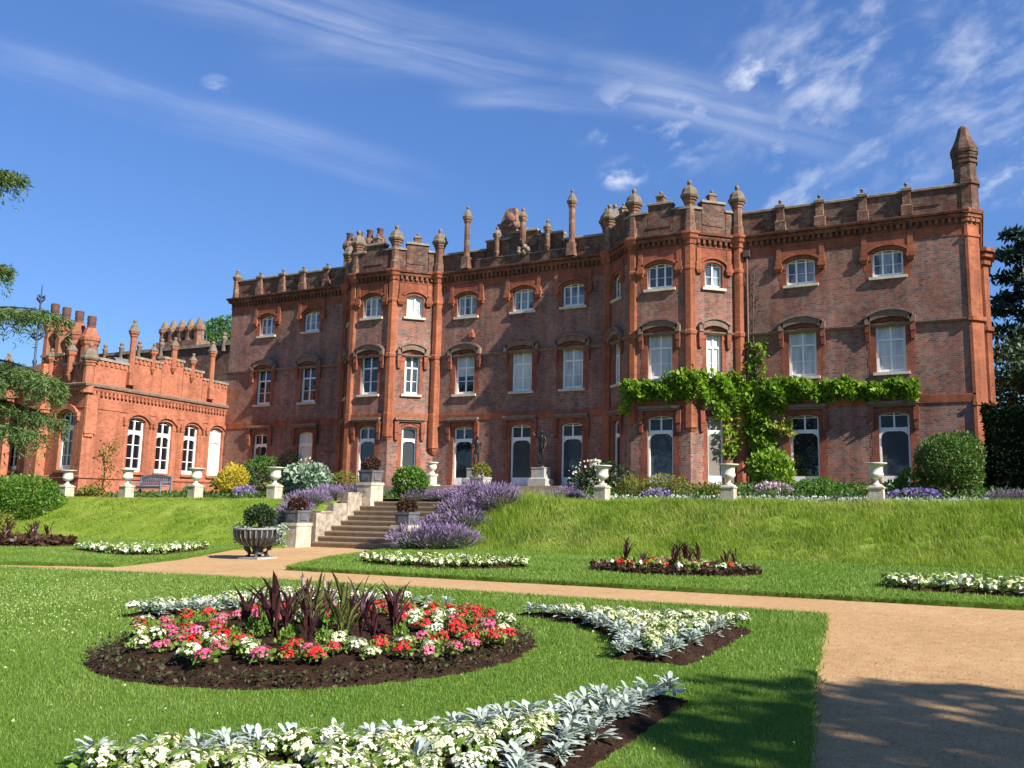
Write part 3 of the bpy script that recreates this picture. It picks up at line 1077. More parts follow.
KD = {'top': TOPW, 'mid': MIDW, 'door': DORW}
m = MB()
for w_ in segs:
    ops = []
    for q in plan:
        if q[0] is w_:
            zb, h, r = KD[q[2]]
            ops.append((q[1], q[3], zb, zb + h, r))
    wall_sheet(m, w_, 0, w_.L, 1.2, 13.0, ops)
for a, b in zip(ENDR, ENDR[1:]):
    w_ = Wall(a, b)
    wall_sheet(m, w_, 0, w_.L, 1.2, 13.0, [])
w_ = Wall((-38.6, 50), (-38.6, 35))
wall_sheet(m, w_, 0, w_.L, 1.2, 13.0, [])
m.build('wall', 'brick_chequered', house)
for q in plan:
    zb, h, r = KD[q[2]]
    lab = None
    if q[4] == 'pane_cream': lab = 'door closed by cream shutters'
    if len(q) > 6 and q[6]: lab = 'sash window with its blind half drawn'
    put_window(house, q[0], q[1], zb, q[2], q[3], h, r, q[4], label=lab, upper=(q[6] if len(q) > 6 else None))

FULL = [(-38.6, 38)] + FP + ENDR[1:2] + [(.42, 44)]
m = MB()
sweep(m, FULL, [(-.05, 2.14), (.07, 2.14), (.07, 2.24), (.0, 2.30), (-.05, 2.30)])            # plinth offset
m.build('plinth', 'brick_dressing', house)
m = MB()
sweep(m, FULL, [(-.05, 8.56), (.05, 8.56), (.12, 8.64), (.12, 8.69), (-.05, 8.72)])           # string below first-floor heads
m.build('string_course', 'hood_stone', house)
m = MB()
sweep(m, FULL, [(-.05, 5.44), (.035, 5.44), (.05, 5.70), (.05, 5.76), (-.05, 5.78)])
m.build('band_course', 'brick_dressing', house)
m = MB()
sweep(m, FULL, [(-.05, 11.98), (.022, 11.98), (.022, 12.30), (.05, 12.34), (.05, 12.40), (-.05, 12.40)])   # orange frieze
m.build('frieze', 'brick_red', house)
m = MB()
sweep(m, FULL, [(-.05, 12.66), (.16, 12.66), (.19, 12.74), (.19, 12.80), (-.05, 12.82)])
sweep(m, FULL, [(-.05, 12.822), (.25, 12.822), (.27, 12.90), (.27, 12.94), (.0, 12.985), (-.05, 12.985)])
sweep(m, FULL, [(-.05, 12.402), (.028, 12.402), (.028, 12.658), (-.05, 12.658)])
m.build('cornice', 'brick_cornice', house)
m = MB()
for w_ in segs + [Wall(*ENDR[0:2]), Wall(ENDR[1], ENDR[2])]:
    m.T = w_.T
    n = max(2, int(w_.L / .235))
    for k in range(n):
        x = (k + .5) * w_.L / n
        m.box(x - .058, x + .058, .02, .145, 12.47, 12.655)
        m.box(x - .058, x + .058, .02, .085, 12.405, 12.468)
m.T = None
m.build('dentils', 'brick_cornice', house)

# parapet: plain on the wings, stepped over the bays and the centre
m, c = MB(), MB()


def para(wl_, x0, x1, ztop, out=0.0, th=.38, cop=.12):
    m.T = c.T = wl_.T
    m.box(x0, x1, out - th, out, 12.97, ztop - cop)
    c.box(x0 - .03, x1 + .03, out - th - .05, out + .07, ztop - cop, ztop - .035)
    c.taper(x0 - .028, x1 + .028, out - th - .045, out + .065, ztop - .034, ztop, .05)
    m.T = c.T = None


para(WL, .18, WL.L + .05, 14.02)
para(WR, -.05, WR.L, 14.07)
for w_ in (LBL, LBF, LBR, RBL, RBF, RBR):
    L = w_.L
    a, b = L / 2 - .54, L / 2 + .54
    para(w_, .02, a - .03, 14.12)
    para(w_, b + .03, L - .02, 14.12)
    para(w_, a, b, 14.46, .004)
X = lambda x: x + 24.45
for x0, x1, z in [(-24.42, -21.74, 13.97), (-21.70, -20.36, 14.38), (-20.32, -18.84, 14.66), (-18.80, -17.50, 14.38), (-17.46, -15.1, 13.97)]:
    para(WC, X(x0), X(x1), z, .004)
m.T = WC.T
m.box(X(-22.3), X(-17.0), .004, .06, 12.99, 13.42)            # plinth below the stepped centre
m.T = None
for w_ in segs:
    m.T = w_.T
    n = 3 if w_.L > 5 else 1
    for k in range(n):                                          # sunk-panel strips in the brickwork
        xa = w_.L * (k + .28) / n
        m.box(xa, xa + min(1.3, w_.L / n * .42), .004, .035, 13.32, 13.40)
m.T = None
m.build('parapet', 'brick_parapet', house)
c.T = WC.T
c.box(X(-22.34), X(-16.96), .004, .075, 13.422, 13.46)
c.T = None
c.build('coping', 'coping_stone', house)

# carved coat-of-arms patch at the foot of the central gable
m = MB()
m.T = WC.TI
for k in range(5):
    a = k * 1.25
    m.ball((X(-19.56) + .26 * math.cos(a), -.09, 13.62 + .14 * math.sin(a)), .15, 8, 5)
m.box(X(-19.8), X(-19.32), -.10, 0, 13.43, 13.58)
m.T = None
m.build('carved_ornament', 'coping_stone', house)

m = MB()
m.prism([(-38.4, 35.5), (-30.2, 35.5), (-28.5, 33.9), (-26.1, 33.9), (-24.4, 35.5), (-15.1, 35.5), (-13.3, 33.9), (-10.75, 33.9), (-9.1, 35.5), (0, 35.5), (.25, 35.75), (.25, 50), (-38.4, 50)], 12.7, 13.35)
m.prism([(-36, 38.5), (-2, 38.5), (-2, 48), (-36, 48)], 13.351, 13.7)
m.build('roof', 'roof_lead', house)


# pinnacles and turrets
PCACHE = {}


def pinnacle(kind, loc, parent=house, mats=('brick_pinnacle', 'cap_stone'), rot=None):
    key = (kind, mats)
    if key not in PCACHE:
        b, c = MB(), MB()
        r8 = math.pi / 8
        if kind == 'turret':            # corner turret: shaft from the parapet, corbelled head, ogee stone cap and ball
            b.lathe([(.31, 0), (.31, .40), (.26, .46), (.25, 1.22), (.30, 1.28), (.30, 1.36), (.36, 1.40), (.36, 1.50)], 8, rot=r8, smooth=False)
            c.lathe([(.42, 1.501), (.47, 1.58), (.47, 1.64), (.40, 1.70), (.38, 1.80), (.33, 1.92), (.22, 2.01), (.13, 2.05), (.10, 2.07), (.11, 2.12)], 8, rot=r8, smooth=False)
            c.ball((0, 0, 2.21), .125)
        elif kind == 'tall':
            b.taper(-.24, .24, -.24, .24, 0, .62, .04)
            b.lathe([(.20, .62), (.165, .80), (.16, 2.35), (.21, 2.42), (.21, 2.50), (.27, 2.55), (.27, 2.62)], 8, rot=r8, smooth=False)
            c.lathe([(.29, 2.621), (.30, 2.68), (.24, 2.78), (.14, 3.0), (.09, 3.04), (.07, 3.10)], 8, rot=r8, smooth=False)
            c.ball((0, 0, 3.17), .095)
        elif kind == 'small':
            b.lathe([(.05, 0), (.15, .22), (.125, .3), (.12, .85), (.16, .92), (.23, 1.02), (.23, 1.10)], 8, rot=r8, smooth=False)
            c.lathe([(.25, 1.101), (.26, 1.16), (.19, 1.25), (.10, 1.34), (.08, 1.38)], 8, rot=r8, smooth=False)
            c.ball((0, 0, 1.45), .10)
        elif kind == 'central':
            b.lathe([(.08, 0), (.20, .24), (.17, .3), (.165, 1.15), (.21, 1.2), (.24, 1.30), (.24, 1.38)], 8, rot=r8, smooth=False)
            c.lathe([(.27, 1.381), (.27, 1.45), (.20, 1.55), (.11, 1.66), (.09, 1.69)], 8, rot=r8, smooth=False)
            c.ball((0, 0, 1.77), .11)
        elif kind == 'merlon':
            b.box(-.19, .19, -.17, .17, 0, .24)
            c.taper(-.235, .235, -.21, .21, .241, .30, .0)
            c.taper(-.21, .21, -.19, .19, .301, .40, .11)
            c.ball((0, 0, .47), .085)
        elif kind == 'pier':            # flat parapet pier with a stepped foot and a little capped block
            b.box(-.22, .22, -.14, .10, 0, .40)
            b.taper(-.22, .22, -.14, .10, .401, .46, .05)
            b.box(-.155, .155, -.10, .10, .461, 1.0)
            c.box(-.21, .21, -.16, .14, 1.001, 1.10)
            c.taper(-.19, .19, -.14, .13, 1.101, 1.18, .07)
            c.lathe([(.055, 1.16), (.055, 1.27), (.085, 1.29), (.085, 1.34), (.04, 1.37)], 8)
        elif kind == 'end':
            b.lathe([(.27, 0), (.24, .3), (.22, 1.0), (.30, 1.10), (.30, 1.16)], 8, rot=r8, smooth=False)
            c.lathe([(.33, 1.161), (.33, 1.22), (.2, 1.32), (.15, 1.42), (.17, 1.46), (.08, 1.52)], 8, rot=r8, smooth=False)
            c.ball((0, 0, 1.6), .11)
        if kind != 'pier':
            for q in (b, c):
                q.v = [(x * .88, y * .88, z) for x, y, z in q.v]
        PCACHE[key] = (b.mesh('pinnacle', mats[0]), c.mesh('cap', mats[1]))
    bm_, cm_ = PCACHE[key]
    o = bpy.data.objects.new('turret' if kind == 'turret' else 'pinnacle', bm_)
    link(o, parent, loc, rot or 0)
    ch = bpy.data.objects.new('cap', cm_)
    COL.objects.link(ch)
    ch.parent = o
    return o


for x, y in [(-28.5, 33.60), (-26.12, 33.60), (-24.45, 34.98), (-30.2, 34.98), (-13.28, 33.60), (-10.72, 33.60), (-9.0, 34.98), (-15.05, 34.98)]:
    pinnacle('turret', (x, y, 12.985))
for x in (-22.74, -16.92):
    pinnacle('tall', (x, 34.84, 12.985))
for x in (-21.0, -18.2):
    pinnacle('small', (x, 34.84, 13.40))
pinnacle('central', (-19.56, 34.84, 13.83))
for x in (-2.09, -3.78, -5.5, -7.13):
    pinnacle('pier', (x, 34.95, 12.985))
for x in (-36.55, -34.87, -33.39, -31.7):
    pinnacle('pier', (x, 34.95, 12.94))
pinnacle('end', (-38.42, 35.05, 12.985))
for w_ in (LBL, LBF, LBR, RBL, RBF, RBR):
    pinnacle('merlon', w_.at(w_.L / 2, 14.462, -.17), rot=w_.rot)

# octagonal corner shafts with corbelled feet, and a flat pilaster here and there
for x, y, z0 in [(-28.5, 33.62, 2.3), (-26.15, 33.63, 4.62), (-24.45, 35.02, 4.1), (-30.2, 35.02, 2.3), (-13.27, 33.63, 5.0), (-10.75, 33.64, 4.62), (-9.0, 35.02, 2.3), (-15.05, 35.02, 2.3)]:
    m = MB()
    r8 = math.pi / 8
    prof = [(.305, z0 + .12), (.305, 5.45)] if z0 < 5.3 else []
    prof = [(.12, z0 - .30), (.24, z0 - .12), (.255, z0 - .06), (.315, z0), (.315, 5.74), (.29, 5.80), (.29, 8.50), (.335, 8.56), (.335, 8.70), (.285, 8.76), (.285, 11.3), (.315, 11.36), (.315, 11.46), (.29, 11.5), (.29, 12.42)]
    if z0 < 3:
        prof = [(.33, 1.3), (.33, 2.25), (.30, 2.3)] + prof[4:]
    m.lathe(prof, 8, (x, y, 0), rot=r8, smooth=False)
    m.lathe([(.33, 12.43), (.36, 12.60), (.44, 12.68), (.46, 12.80), (.52, 12.86), (.52, 12.95), (.42, 12.99)], 8, (x, y, 0), rot=r8, smooth=False)
    m.build('corner_shaft', 'brick_dressing', house)

# chamfered end turret carrying the tall corner chimney
m = MB()
for z0, z1, g in [(1.2, 5.4, .07), (5.4, 8.62, .05), (8.62, 12.5, .045)]:
    m.prism([(-.04, 35.02 - g - .02), (.05 + g * .4, 35 - g), (.42 + g, 35.37 - g * .4), (.42 + g, 35.9), (-.04, 35.9)], z0, z1 - .003)
for z, g, h_ in [(5.30, .12, .12), (8.56, .15, .15), (11.9, .09, .1), (12.5, .12, .16), (12.663, .18, .14), (12.806, .25, .16)]:
    m.prism([(-.06, 35.0 - g), (.05 + g * .4, 35 - g), (.42 + g, 35.37 - g * .4), (.42 + g, 36.0), (-.06, 36.0)], z, z + h_)
m.build('end_turret', 'brick_dressing', house)
m = MB()
oct_ = lambda r, cx=.10, cy=35.40: [(cx + .84 * r * math.cos(math.pi / 8 + k * math.pi / 4), cy + .84 * r * math.sin(math.pi / 8 + k * math.pi / 4)) for k in range(8)]
m.prism(oct_(.56), 12.98, 14.0)
m.prism(oct_(.64), 14.003, 14.10)
m.prism(oct_(.60), 14.103, 14.20)
m.prism(oct_(.53), 14.203, 15.22)
for z in (14.9, 15.1):
    m.prism(oct_(.60), z, z + .09)
m.prism(oct_(.60), 15.223, 15.33)
ch = m.build('chimney', 'brick_parapet', house)
ch['label'] = 'tall octagonal corner chimney with a stone cap'
m = MB()
m.lathe([(.54, 15.333), (.56, 15.46), (.51, 15.56), (.44, 15.70), (.37, 15.86), (.30, 16.04), (.24, 16.24), (.19, 16.42), (.10, 16.53), (.02, 16.55)], 8, (.10, 35.40, 0), rot=math.pi / 8, smooth=False)
m.build('cap', 'brick_parapet', ch)

# east breast behind the corner, seen edge-on
m = MB()
m.prism([(.5, 37.3), (.6, 37.3), (.78, 37.48), (.78, 39.0), (.5, 39.0)], 1.2, 11.6)
for z, g in [(5.5, .1), (8.55, .12), (11.3, .12), (11.6, .22), (11.8, .34)]:
    m.prism([(.5, 37.3 - g), (.6 + g * .4, 37.3 - g), (.78 + g * .8, 37.48 - g * .4), (.78 + g * .8, 39.0), (.5, 39.0)], z + .002, z + .16)
m.build('chimney_breast', 'brick_dressing', house)

# chimney stacks on the roof
def stack(name, x, y, z0, z1, n, dx, dy, r, pot=True, parent=house, mat='brick_pinnacle'):
    m, c = MB(), MB()
    m.box(x - .5, x + .5 + dx * (n - 1), y - .5, y + .5 + abs(dy) * (n - 1), 13.0, z0)
    for k in range(n):
        cx, cy = x + dx * k, y + dy * k
        m.lathe([(r * .9, z0 + .002), (r * .9, z1 - .5), (r * 1.25, z1 - .35), (r * 1.25, z1 - .2), (r * .95, z1)], 8, (cx, cy, 0), rot=.39, smooth=False)
        c.lathe([(r * .6, z1 - .01), (r * .5, z1 + .42), (r * .62, z1 + .46), (r * .62, z1 + .52)], 10, (cx, cy, 0))
    o = m.build('chimney', mat, parent)
    c.build('chimney_pots', 'terracotta_pot', o)


stack('stack', -33.1, 38.2, 14.8, 16.6, 4, .74, .0, .33)
m = MB()
m.prism([(-22.45, 37.6), (-21.55, 37.6), (-21.55, 38.6), (-22.45, 38.6)], 13.3, 15.9)
m.prism([(-22.62, 37.5), (-21.4, 37.5), (-21.4, 38.7), (-22.62, 38.7)], 15.903, 16.1)
m.taper(-22.5, -21.5, 37.6, 38.6, 16.103, 17.0, .22)
m.ball((-21.85, 37.5, 16.35), .28, 8, 6)
m.ball((-21.5, 37.5, 15.9), .2, 8, 6)
m.build('chimney', 'brick_pinnacle', house)
for x, y, z in [(-15.75, 36.3, 13.35), (-15.2, 36.0, 13.35)]:
    pinnacle('turret', (x, y, z))
# rainwater pipe beside the right bay and an old bare wisteria stem up the wall
m = MB()
m.tube([(-8.60, 34.9, 2.2), (-8.60, 34.9, 12.3)], .05, 6)
m.box(-8.74, -8.46, 34.76, 34.99, 12.0, 12.28)
m.build('drainpipe', 'drainpipe_lead', house)
m = MB()
m.T = WC.TI
m.box(X(-22.44), X(-22.22), -.22, -.002, 9.5, 9.72)
m.taper(X(-22.41), X(-22.25), -.18, -.002, 9.722, 9.92, .05)
m.T = None
m.build('carved_bracket', 'brick_dressing', house)

# ------------------------------------------------------------------ the low wing on the left
WA = .17
dr = Vector((math.sin(WA), -math.cos(WA)))
CORN = Vector((-38.6, 35.0)) + dr * 9.57
wing = thing('side_wing', (CORN.x - 3, CORN.y + 4, 1.4), 'single-storey bright orange brick wing with four tall white arched windows and a stepped parapet', 'wing')
WS = Wall(CORN, Vector((-38.6, 35.0)) - dr * .4)                  # sunlit side with four windows
WFc = Wall(Vector((CORN.x - 9, CORN.y + .2)), CORN)                # front, running off to the left
m = MB()
wx = [9.57 - t_ for t_ in (6.40, 4.52, 2.60, .66)]
wall_sheet(m, WS, 0, WS.L, .8, 6.75, [(x, 1.06, 2.80, 5.30, .14) for x in wx])
fx = 9 - 1.15
wall_sheet(m, WFc, 0, WFc.L, .8, 6.75, [(fx, .98, 2.80, 5.30, .14), (fx - 4.0, .98, 2.80, 5.30, .14)])
m.box(CORN.x - 8.5, CORN.x - 2.4, CORN.y + .6, CORN.y + 8, 5.9, 6.6)
m.build('wall', 'brick_wing', wing)
for k, x in enumerate(wx):
    put_window(wing, WS, x, 2.80, 'wing', 1.06, 2.5, .14, 'pane_cream' if k == 3 else 'pane_dark', wing=True,
               label='tall window with cream shutters closed behind it' if k == 3 else None)
for x in (fx, fx - 4.0):
    put_window(wing, WFc, x, 2.80, 'wing', .98, 2.5, .14, 'pane_dark', wing=True)
WPATH = [tuple(WFc.a), tuple(CORN), tuple(WS.b)]
m = MB()
sweep(m, WPATH, [(-.05, 2.42), (.06, 2.42), (.06, 2.50), (-.05, 2.58)])
sweep(m, WPATH, [(-.05, 5.62), (.03, 5.62), (.03, 5.68), (-.05, 5.68)])
sweep(m, WPATH, [(-.05, 6.42), (.10, 6.42), (.14, 6.50), (.14, 6.58), (-.05, 6.60)])
m.build('string_course', 'brick_wing', wing)
m = MB()
for w_ in (WFc, WS):
    m.T = w_.T
    n = int(w_.L / .24)
    for k in range(n):
        x = (k + .5) * w_.L / n
        m.box(x - .06, x + .06, .01, .12, 6.24, 6.418)
m.T = None
m.build('dentils', 'brick_wing', wing)
m = MB()
sweep(m, WPATH, [(-.05, 6.602), (.22, 6.602), (.24, 6.68), (.24, 6.72), (.05, 6.80), (-.05, 6.82)])
m.build('cornice', 'hood_stone', wing)
m, c = MB(), MB()


def wpara(w_, x0, x1, z, out=0.0):
    m.T = c.T = w_.T
    m.box(x0, x1, out - .3, out, 6.77, z - .12)
    n = max(1, int((x1 - x0) / .26))
    for k in range(n):
        xx = x0 + (k + .5) * (x1 - x0) / n
        m.box(xx - .07, xx + .07, out + .001, out + .05, z - .34, z - .122)
    c.box(x0 - .03, x1 + .03, out - .35, out + .08, z - .12, z)
    m.T = c.T = None


for a, b, z in [(9.9, 7.0, 8.02), (6.96, 5.05, 8.44), (5.01, 3.55, 8.76), (3.51, 2.05, 8.42), (2.01, -.3, 8.06)]:
    wpara(WS, max(.02, 9.57 - a), 9.57 - b, z, .004)
for x0, x1, z in [(-1.75, -.02, 7.75), (-3.5, -1.79, 8.25), (-7.5, -3.54, 7.75)]:
    wpara(WFc, 9 + x0, 9 + x1, z, .004)
m.build('parapet', 'brick_wing', wing)
c.build('coping', 'coping_stone', wing)
WM = ('brick_chimney', 'cap_stone')
for t_, kind, z in [(7.13, 'tall', 6.95), (1.45, 'tall', 6.95), (5.75, 'small', 7.75), (2.93, 'small', 7.72), (4.35, 'central', 8.0)]:
    pinnacle(kind, WS.at(9.57 - t_, z, .06), wing, WM)
pinnacle('turret', (CORN.x - .05, CORN.y + .08, 6.3), wing, WM)
for x in (2.65, 6.0):
    pinnacle('small', WFc.at(9 - x, 6.98, .08), wing, WM)
pinnacle('central', WFc.at(9 - 1.2, 6.9, .06), wing, WM)
m = MB()
m.T = WFc.T
for x in (2.95, 5.6):
    m.box(9 - x - .42, 9 - x + .42, -.02, .42, .9, 6.24)
    m.box(9 - x - .48, 9 - x + .48, -.02, .50, 5.60, 5.75)
    m.box(9 - x - .50, 9 - x + .50, -.02, .55, 6.242, 6.6)
    m.taper(9 - x - .36, 9 - x + .36, -.02, .46, 6.83, 7.75, .08)
m.T = WS.T
m.box(.0, .62, .0, .10, 4.45, 6.24)
m.box(.05, .52, .0, .07, 4.30, 4.448)
m.T = None
m.build('buttress', 'brick_wing', wing)
m = MB()
m.prism([(CORN.x - 8, CORN.y + 1.5), (CORN.x - 1.2, CORN.y + 1.5), (CORN.x - 2.2, CORN.y + 8), (CORN.x - 8, CORN.y + 8)], 6.61, 6.9)
m.taper(CORN.x - 4.6, CORN.x - 1.6, CORN.y + 2.2, CORN.y + 6.0, 6.9, 8.55, .7)
m.build('roof', 'roof_lead', wing)

# ------------------------------------------------------------------ service ranges behind the wing
rear = thing('rear_range', (-52, 44, 1.5), 'dark brick range with ball-topped finials and clustered chimneys behind the low wing', 'building')
m = MB()
m.box(-62, -39.2, 42, 47, 1.2, 12.0)
m.build('wall', 'brick_parapet', rear)
m = MB()
m.box(-62.1, -39.2, 41.85, 47.1, 12.0, 12.22)
m.box(-62.1, -39.2, 41.9, 42.0, 9.4, 9.55)
m.build('coping', 'coping_stone', rear)
for x in (-58.9, -57.1, -55.2, -52.9, -46.8):
    m = MB()
    m.lathe([(.16, 0), (.16, .8), (.2, .86), (.2, .96), (.1, 1.06)], 8)
    m.ball((0, 0, 1.18), .15, 8, 5)
    m.build('finial', 'cap_stone', rear, (x, 41.9, 11.6))
m = MB()
m.box(-46.2, -44.6, 41.93, 41.99, 7.6, 9.0)
wf = m.build('window', 'white_paint', rear)
m = MB()
for k in range(3):
    m.box(-46.1 + k * .5, -45.68 + k * .5, 41.90, 41.925, 7.7, 8.9)
m.build('pane', 'pane_dark', wf)
m, c = MB(), []
m.box(-57.0, -52.4, 44.4, 45.6, 11.5, 13.3)
for k in range(5):
    cx = -56.6 + k * .93
    m.lathe([(.36, 13.302), (.34, 14.0), (.45, 14.15), (.45, 14.4), (.34, 14.5)], 8, (cx, 45, 0), rot=.39, smooth=False)
    c.append(cx)
chm = m.build('chimney', 'brick_pinnacle', rear)
for cx in c:
    q = MB()
    q.lathe([(.30, 14.501), (.22, 14.8), (.12, 15.05), (.05, 15.1)], 8, (cx, 45, 0))
    q.build('cap', 'cap_stone', chm)

block = thing('chimney_block', (-60, 40, 1.5), 'orange brick block carrying four tall octagonal chimneys above the low wing', 'building')
m = MB()
m.box(-64.5, -56.6, 39.0, 41.8, 1.2, 10.6)
m.build('wall', 'brick_chimney', block)
for cx, zt in [(-62.2, 15.0), (-60.85, 14.6), (-59.35, 14.2), (-57.95, 13.7)]:
    m, c = MB(), MB()
    m.lathe([(.56, 10.6), (.53, zt - 1.35), (.61, zt - 1.2), (.61, zt - 1.02), (.68, zt - .95), (.68, zt - .72), (.52, zt - .5), (.36, zt - .02)], 8, (cx, 40, 0), rot=.39, smooth=False)
    o = m.build('chimney', 'brick_chimney', block)
    c.lathe([(.30, zt), (.27, zt + .25), (.31, zt + .3), (.28, zt + .5), (.32, zt + .62), (.28, zt + .8), (.31, zt + .84), (.24, zt + .88)], 10, (cx, 40, 0))
    c.build('chimney_pot', 'terracotta_pot', o)

fin = thing('weathervane', (-60.0, 37.5, 9.5), 'dark blue wrought iron finial standing left of the four chimneys', 'finial')
m = MB()
m.lathe([(.22, 0), (.14, .5), (.09, 1.2), (.16, 1.5), (.07, 1.7), (.07, 5.0), (.03, 7.0)], 8, (-60.0, 37.5, 9.5))
m.build('rod', 'iron', fin)
for z, r in [(12.8, .45), (14.4, .42), (15.5, .3)]:
    m = MB()
    m.lathe([(.06, z - .34), (.09, z - .3), (.09, z - .25), (.06, z - .2)], 8, (-60, 37.5, 0))
    for k in range(4):
        a = k * math.pi / 2 + .4
        ca, sa = math.cos(a), math.sin(a)
        m.tube([(-60 + .03 * ca, 37.5 + .03 * sa, z - .3), (-60 + r * ca, 37.5 + r * sa, z), (-60 + r * .8 * ca, 37.5 + r * .8 * sa, z + .22), (-60 + r * .45 * ca, 37.5 + r * .45 * sa, z + .1)], [.05, .06, .06, .07], 5)
    m.build('scrollwork', 'iron', fin)
#@@GARDEN
# ------------------------------------------------------------------ stone steps up the bank
st = thing('stone_staircase', (-18.2, 23, 0), 'flight of nine brown stone steps climbing the grass bank between pale stone walls', 'steps')
SX0, SX1 = -20.05, -16.35
y = 22.0
for k in range(9):
    m = MB()
    z = (k + 1) * 1.5 / 9
    d = .31 if k != 3 else .48
    m.box(SX0, SX1, y + .03, 25.0, z - 1.5 / 9 + .002, z - .05)
    m.box(SX0 + .01, SX1 - .01, y, 25.0, z - .05, z)
    s_ = m.build('step', 'step_stone', st)
    y += d
m = MB()
m.box(-20.52, SX0, 22.2, 23.0, 0, 1.10)
m.box(-20.50, SX0 - .01, 23.003, 23.7, 0, 1.42)
m.box(-20.53, SX0 + .01, 23.703, 24.45, 0, 1.80)
m.box(-20.56, SX0 + .03, 22.4, 22.95, 1.102, 1.16)
m.build('side_wall', 'cheek_stone', st)
m = MB()
m.box(SX1 + .001, SX1 + .35, 22.2, 23.2, 0, .6)
m.box(SX1 + .003, SX1 + .36, 23.203, 24.4, 0, 1.1)
m.build('side_wall', 'cheek_stone', st)
PIERS = [(-20.32, 21.62, 0.0, .78), (-19.98, 24.80, .9, 2.16), (-16.05, 21.72, 0.0, .78), (-16.1, 24.8, .9, 1.6)]
for x, y, z0, z1 in PIERS:
    m = MB()
    m.box(x - .31, x + .31, y - .34, y + .34, z0, z1 - .1)
    m.box(x - .335, x + .335, y - .365, y + .365, z1 - .098, z1)
    m.build('pier', 'pier_stone', st)

up = MB()
for k in range(4):
    up.box(-20.0, -14.4, 30.0 + .32 * k, 31.8, 1.502 + k * .17, 1.5 + (k + 1) * .17)
tag(up.build('terrace_steps', 'step_stone'), kind='structure')
up = MB()
up.box(-31, -14.4, 31.6, 35.2, 1.4, 2.19)
tag(up.build('paved_terrace', 'paving'), kind='structure')


# ------------------------------------------------------------------ urns, planters, statues, bench
def garden_urn(loc, label, group='white garden urns along the top of the grass bank', s=1.0, rot=0.0):
    t_ = thing('garden_urn', loc, label, 'urn', group, rot)
    m = MB()
    m.box(-.235, .235, -.235, .235, -.25, .04)
    m.box(-.20, .20, -.20, .20, .041, .46)
    m.taper(-.225, .225, -.225, .225, .461, .50, 0)
    m.taper(-.20, .20, -.20, .20, .501, .545, .03)
    m.build('pedestal', 'pier_stone').parent = t_
    m = MB()
    m.lathe([(.15, .546), (.155, .575), (.09, .60), (.065, .64), (.06, .70), (.085, .735), (.13, .745), (.175, .78), (.205, .83), (.215, .88), (.195, .90),
             (.19, 1.02), (.205, 1.10), (.26, 1.15), (.315, 1.165), (.32, 1.19), (.29, 1.20), (.24, 1.185), (.17, 1.12), (.12, .95)], 24)
    m.build('bowl', 'urn_stone').parent = t_
    return t_


UR = [(-36.12, 24.5, 1.52, 'white urn on pedestal beside the bulging green shrub, furthest left of its row'),
      (-32.34, 24.5, 1.53, 'white urn on pedestal immediately left of the blue-grey bench'),
      (-28.36, 24.5, 1.54, 'white urn on pedestal just left of the golden shrub, right of the bench'),
      (-24.22, 24.5, 1.54, 'white urn on pedestal in front of the dark clipped dome, left of the steps'),
      (-11.30, 25.8, 1.54, 'white urn on pedestal in front of the dark rose bush'),
      (-7.04, 25.8, 1.54, 'white urn on pedestal below the narrow door of the right bay'),
      (-2.69, 25.8, 1.53, 'white urn on pedestal nearest the big round bush, furthest right of its row')]
u0 = None
for x, y, z, lab in UR:
    if u0 is None:
        u0 = garden_urn((x, y, z), lab)
    else:
        copy_tree(u0, (x, y, z), random.uniform(-.05, .05), 1.0, lab)


def stone_urn(loc, label):
    t_ = thing('stone_urn', loc, label, 'urn', 'weathered stone urns by the house doors')
    m = MB()
    m.box(-.28, .28, -.28, .28, 0, .08)
    m.lathe([(.24, .081), (.23, .42), (.28, .50), (.28, .56)], 8, rot=.39, smooth=False)
    m.build('pedestal', 'urn_stone').parent = t_
    m = MB()
    m.lathe([(.17, .561), (.12, .62), (.08, .68), (.14, .74), (.20, .80), (.22, .92), (.18, .98), (.24, 1.04), (.29, 1.07), (.28, 1.10), (.2, 1.05)], 16)
    m.build('bowl', 'urn_stone').parent = t_
    return t_


stone_urn((-22.72, 32.5, 2.19), 'buff stone urn on octagonal pedestal against the wall right of the left bay')
stone_urn((-14.6, 32.5, 2.19), 'buff stone urn half hidden behind the dark rose bush')


def planter(loc, r, h, label, bush, cat='planter', blab='', mat='lead'):
    t_ = thing('planter', loc, label, 'planter', 'square lead planters around the steps')
    m = MB()
    m.taper(-r, r, -r, r, 0, h - .07, -.03)
    m.box(-r - .05, r + .05, -r - .05, r + .05, h - .069, h)
    m.build('box', mat).parent = t_
    for a in (-1, 1):
        for q in ((-r * .6, r * .6, a * (r + .03) - .006, a * (r + .03) + .006), (a * (r + .03) - .006, a * (r + .03) + .006, -r * .6, r * .6)):
            m = MB()
            m.box(*q, h * .2, h * .72)
            m.build('panel', mat).parent = t_
    m = MB()
    m.box(-r + .02, r - .02, -r + .02, r - .02, h - .02, h + .012)
    m.build('soil', 'soil').parent = t_
    shrub('box_shrub', blab, 'shrub', (loc[0], loc[1], loc[2] + h + bush * .62), (bush, bush, bush * .78), 900, .085, 'leaf_bronze' if 'bronze' in blab else 'leaf_olive',
          'clipped shrubs growing in the lead planters', seed=int(abs(loc[0] * 10)), lump=.12, stem=False)


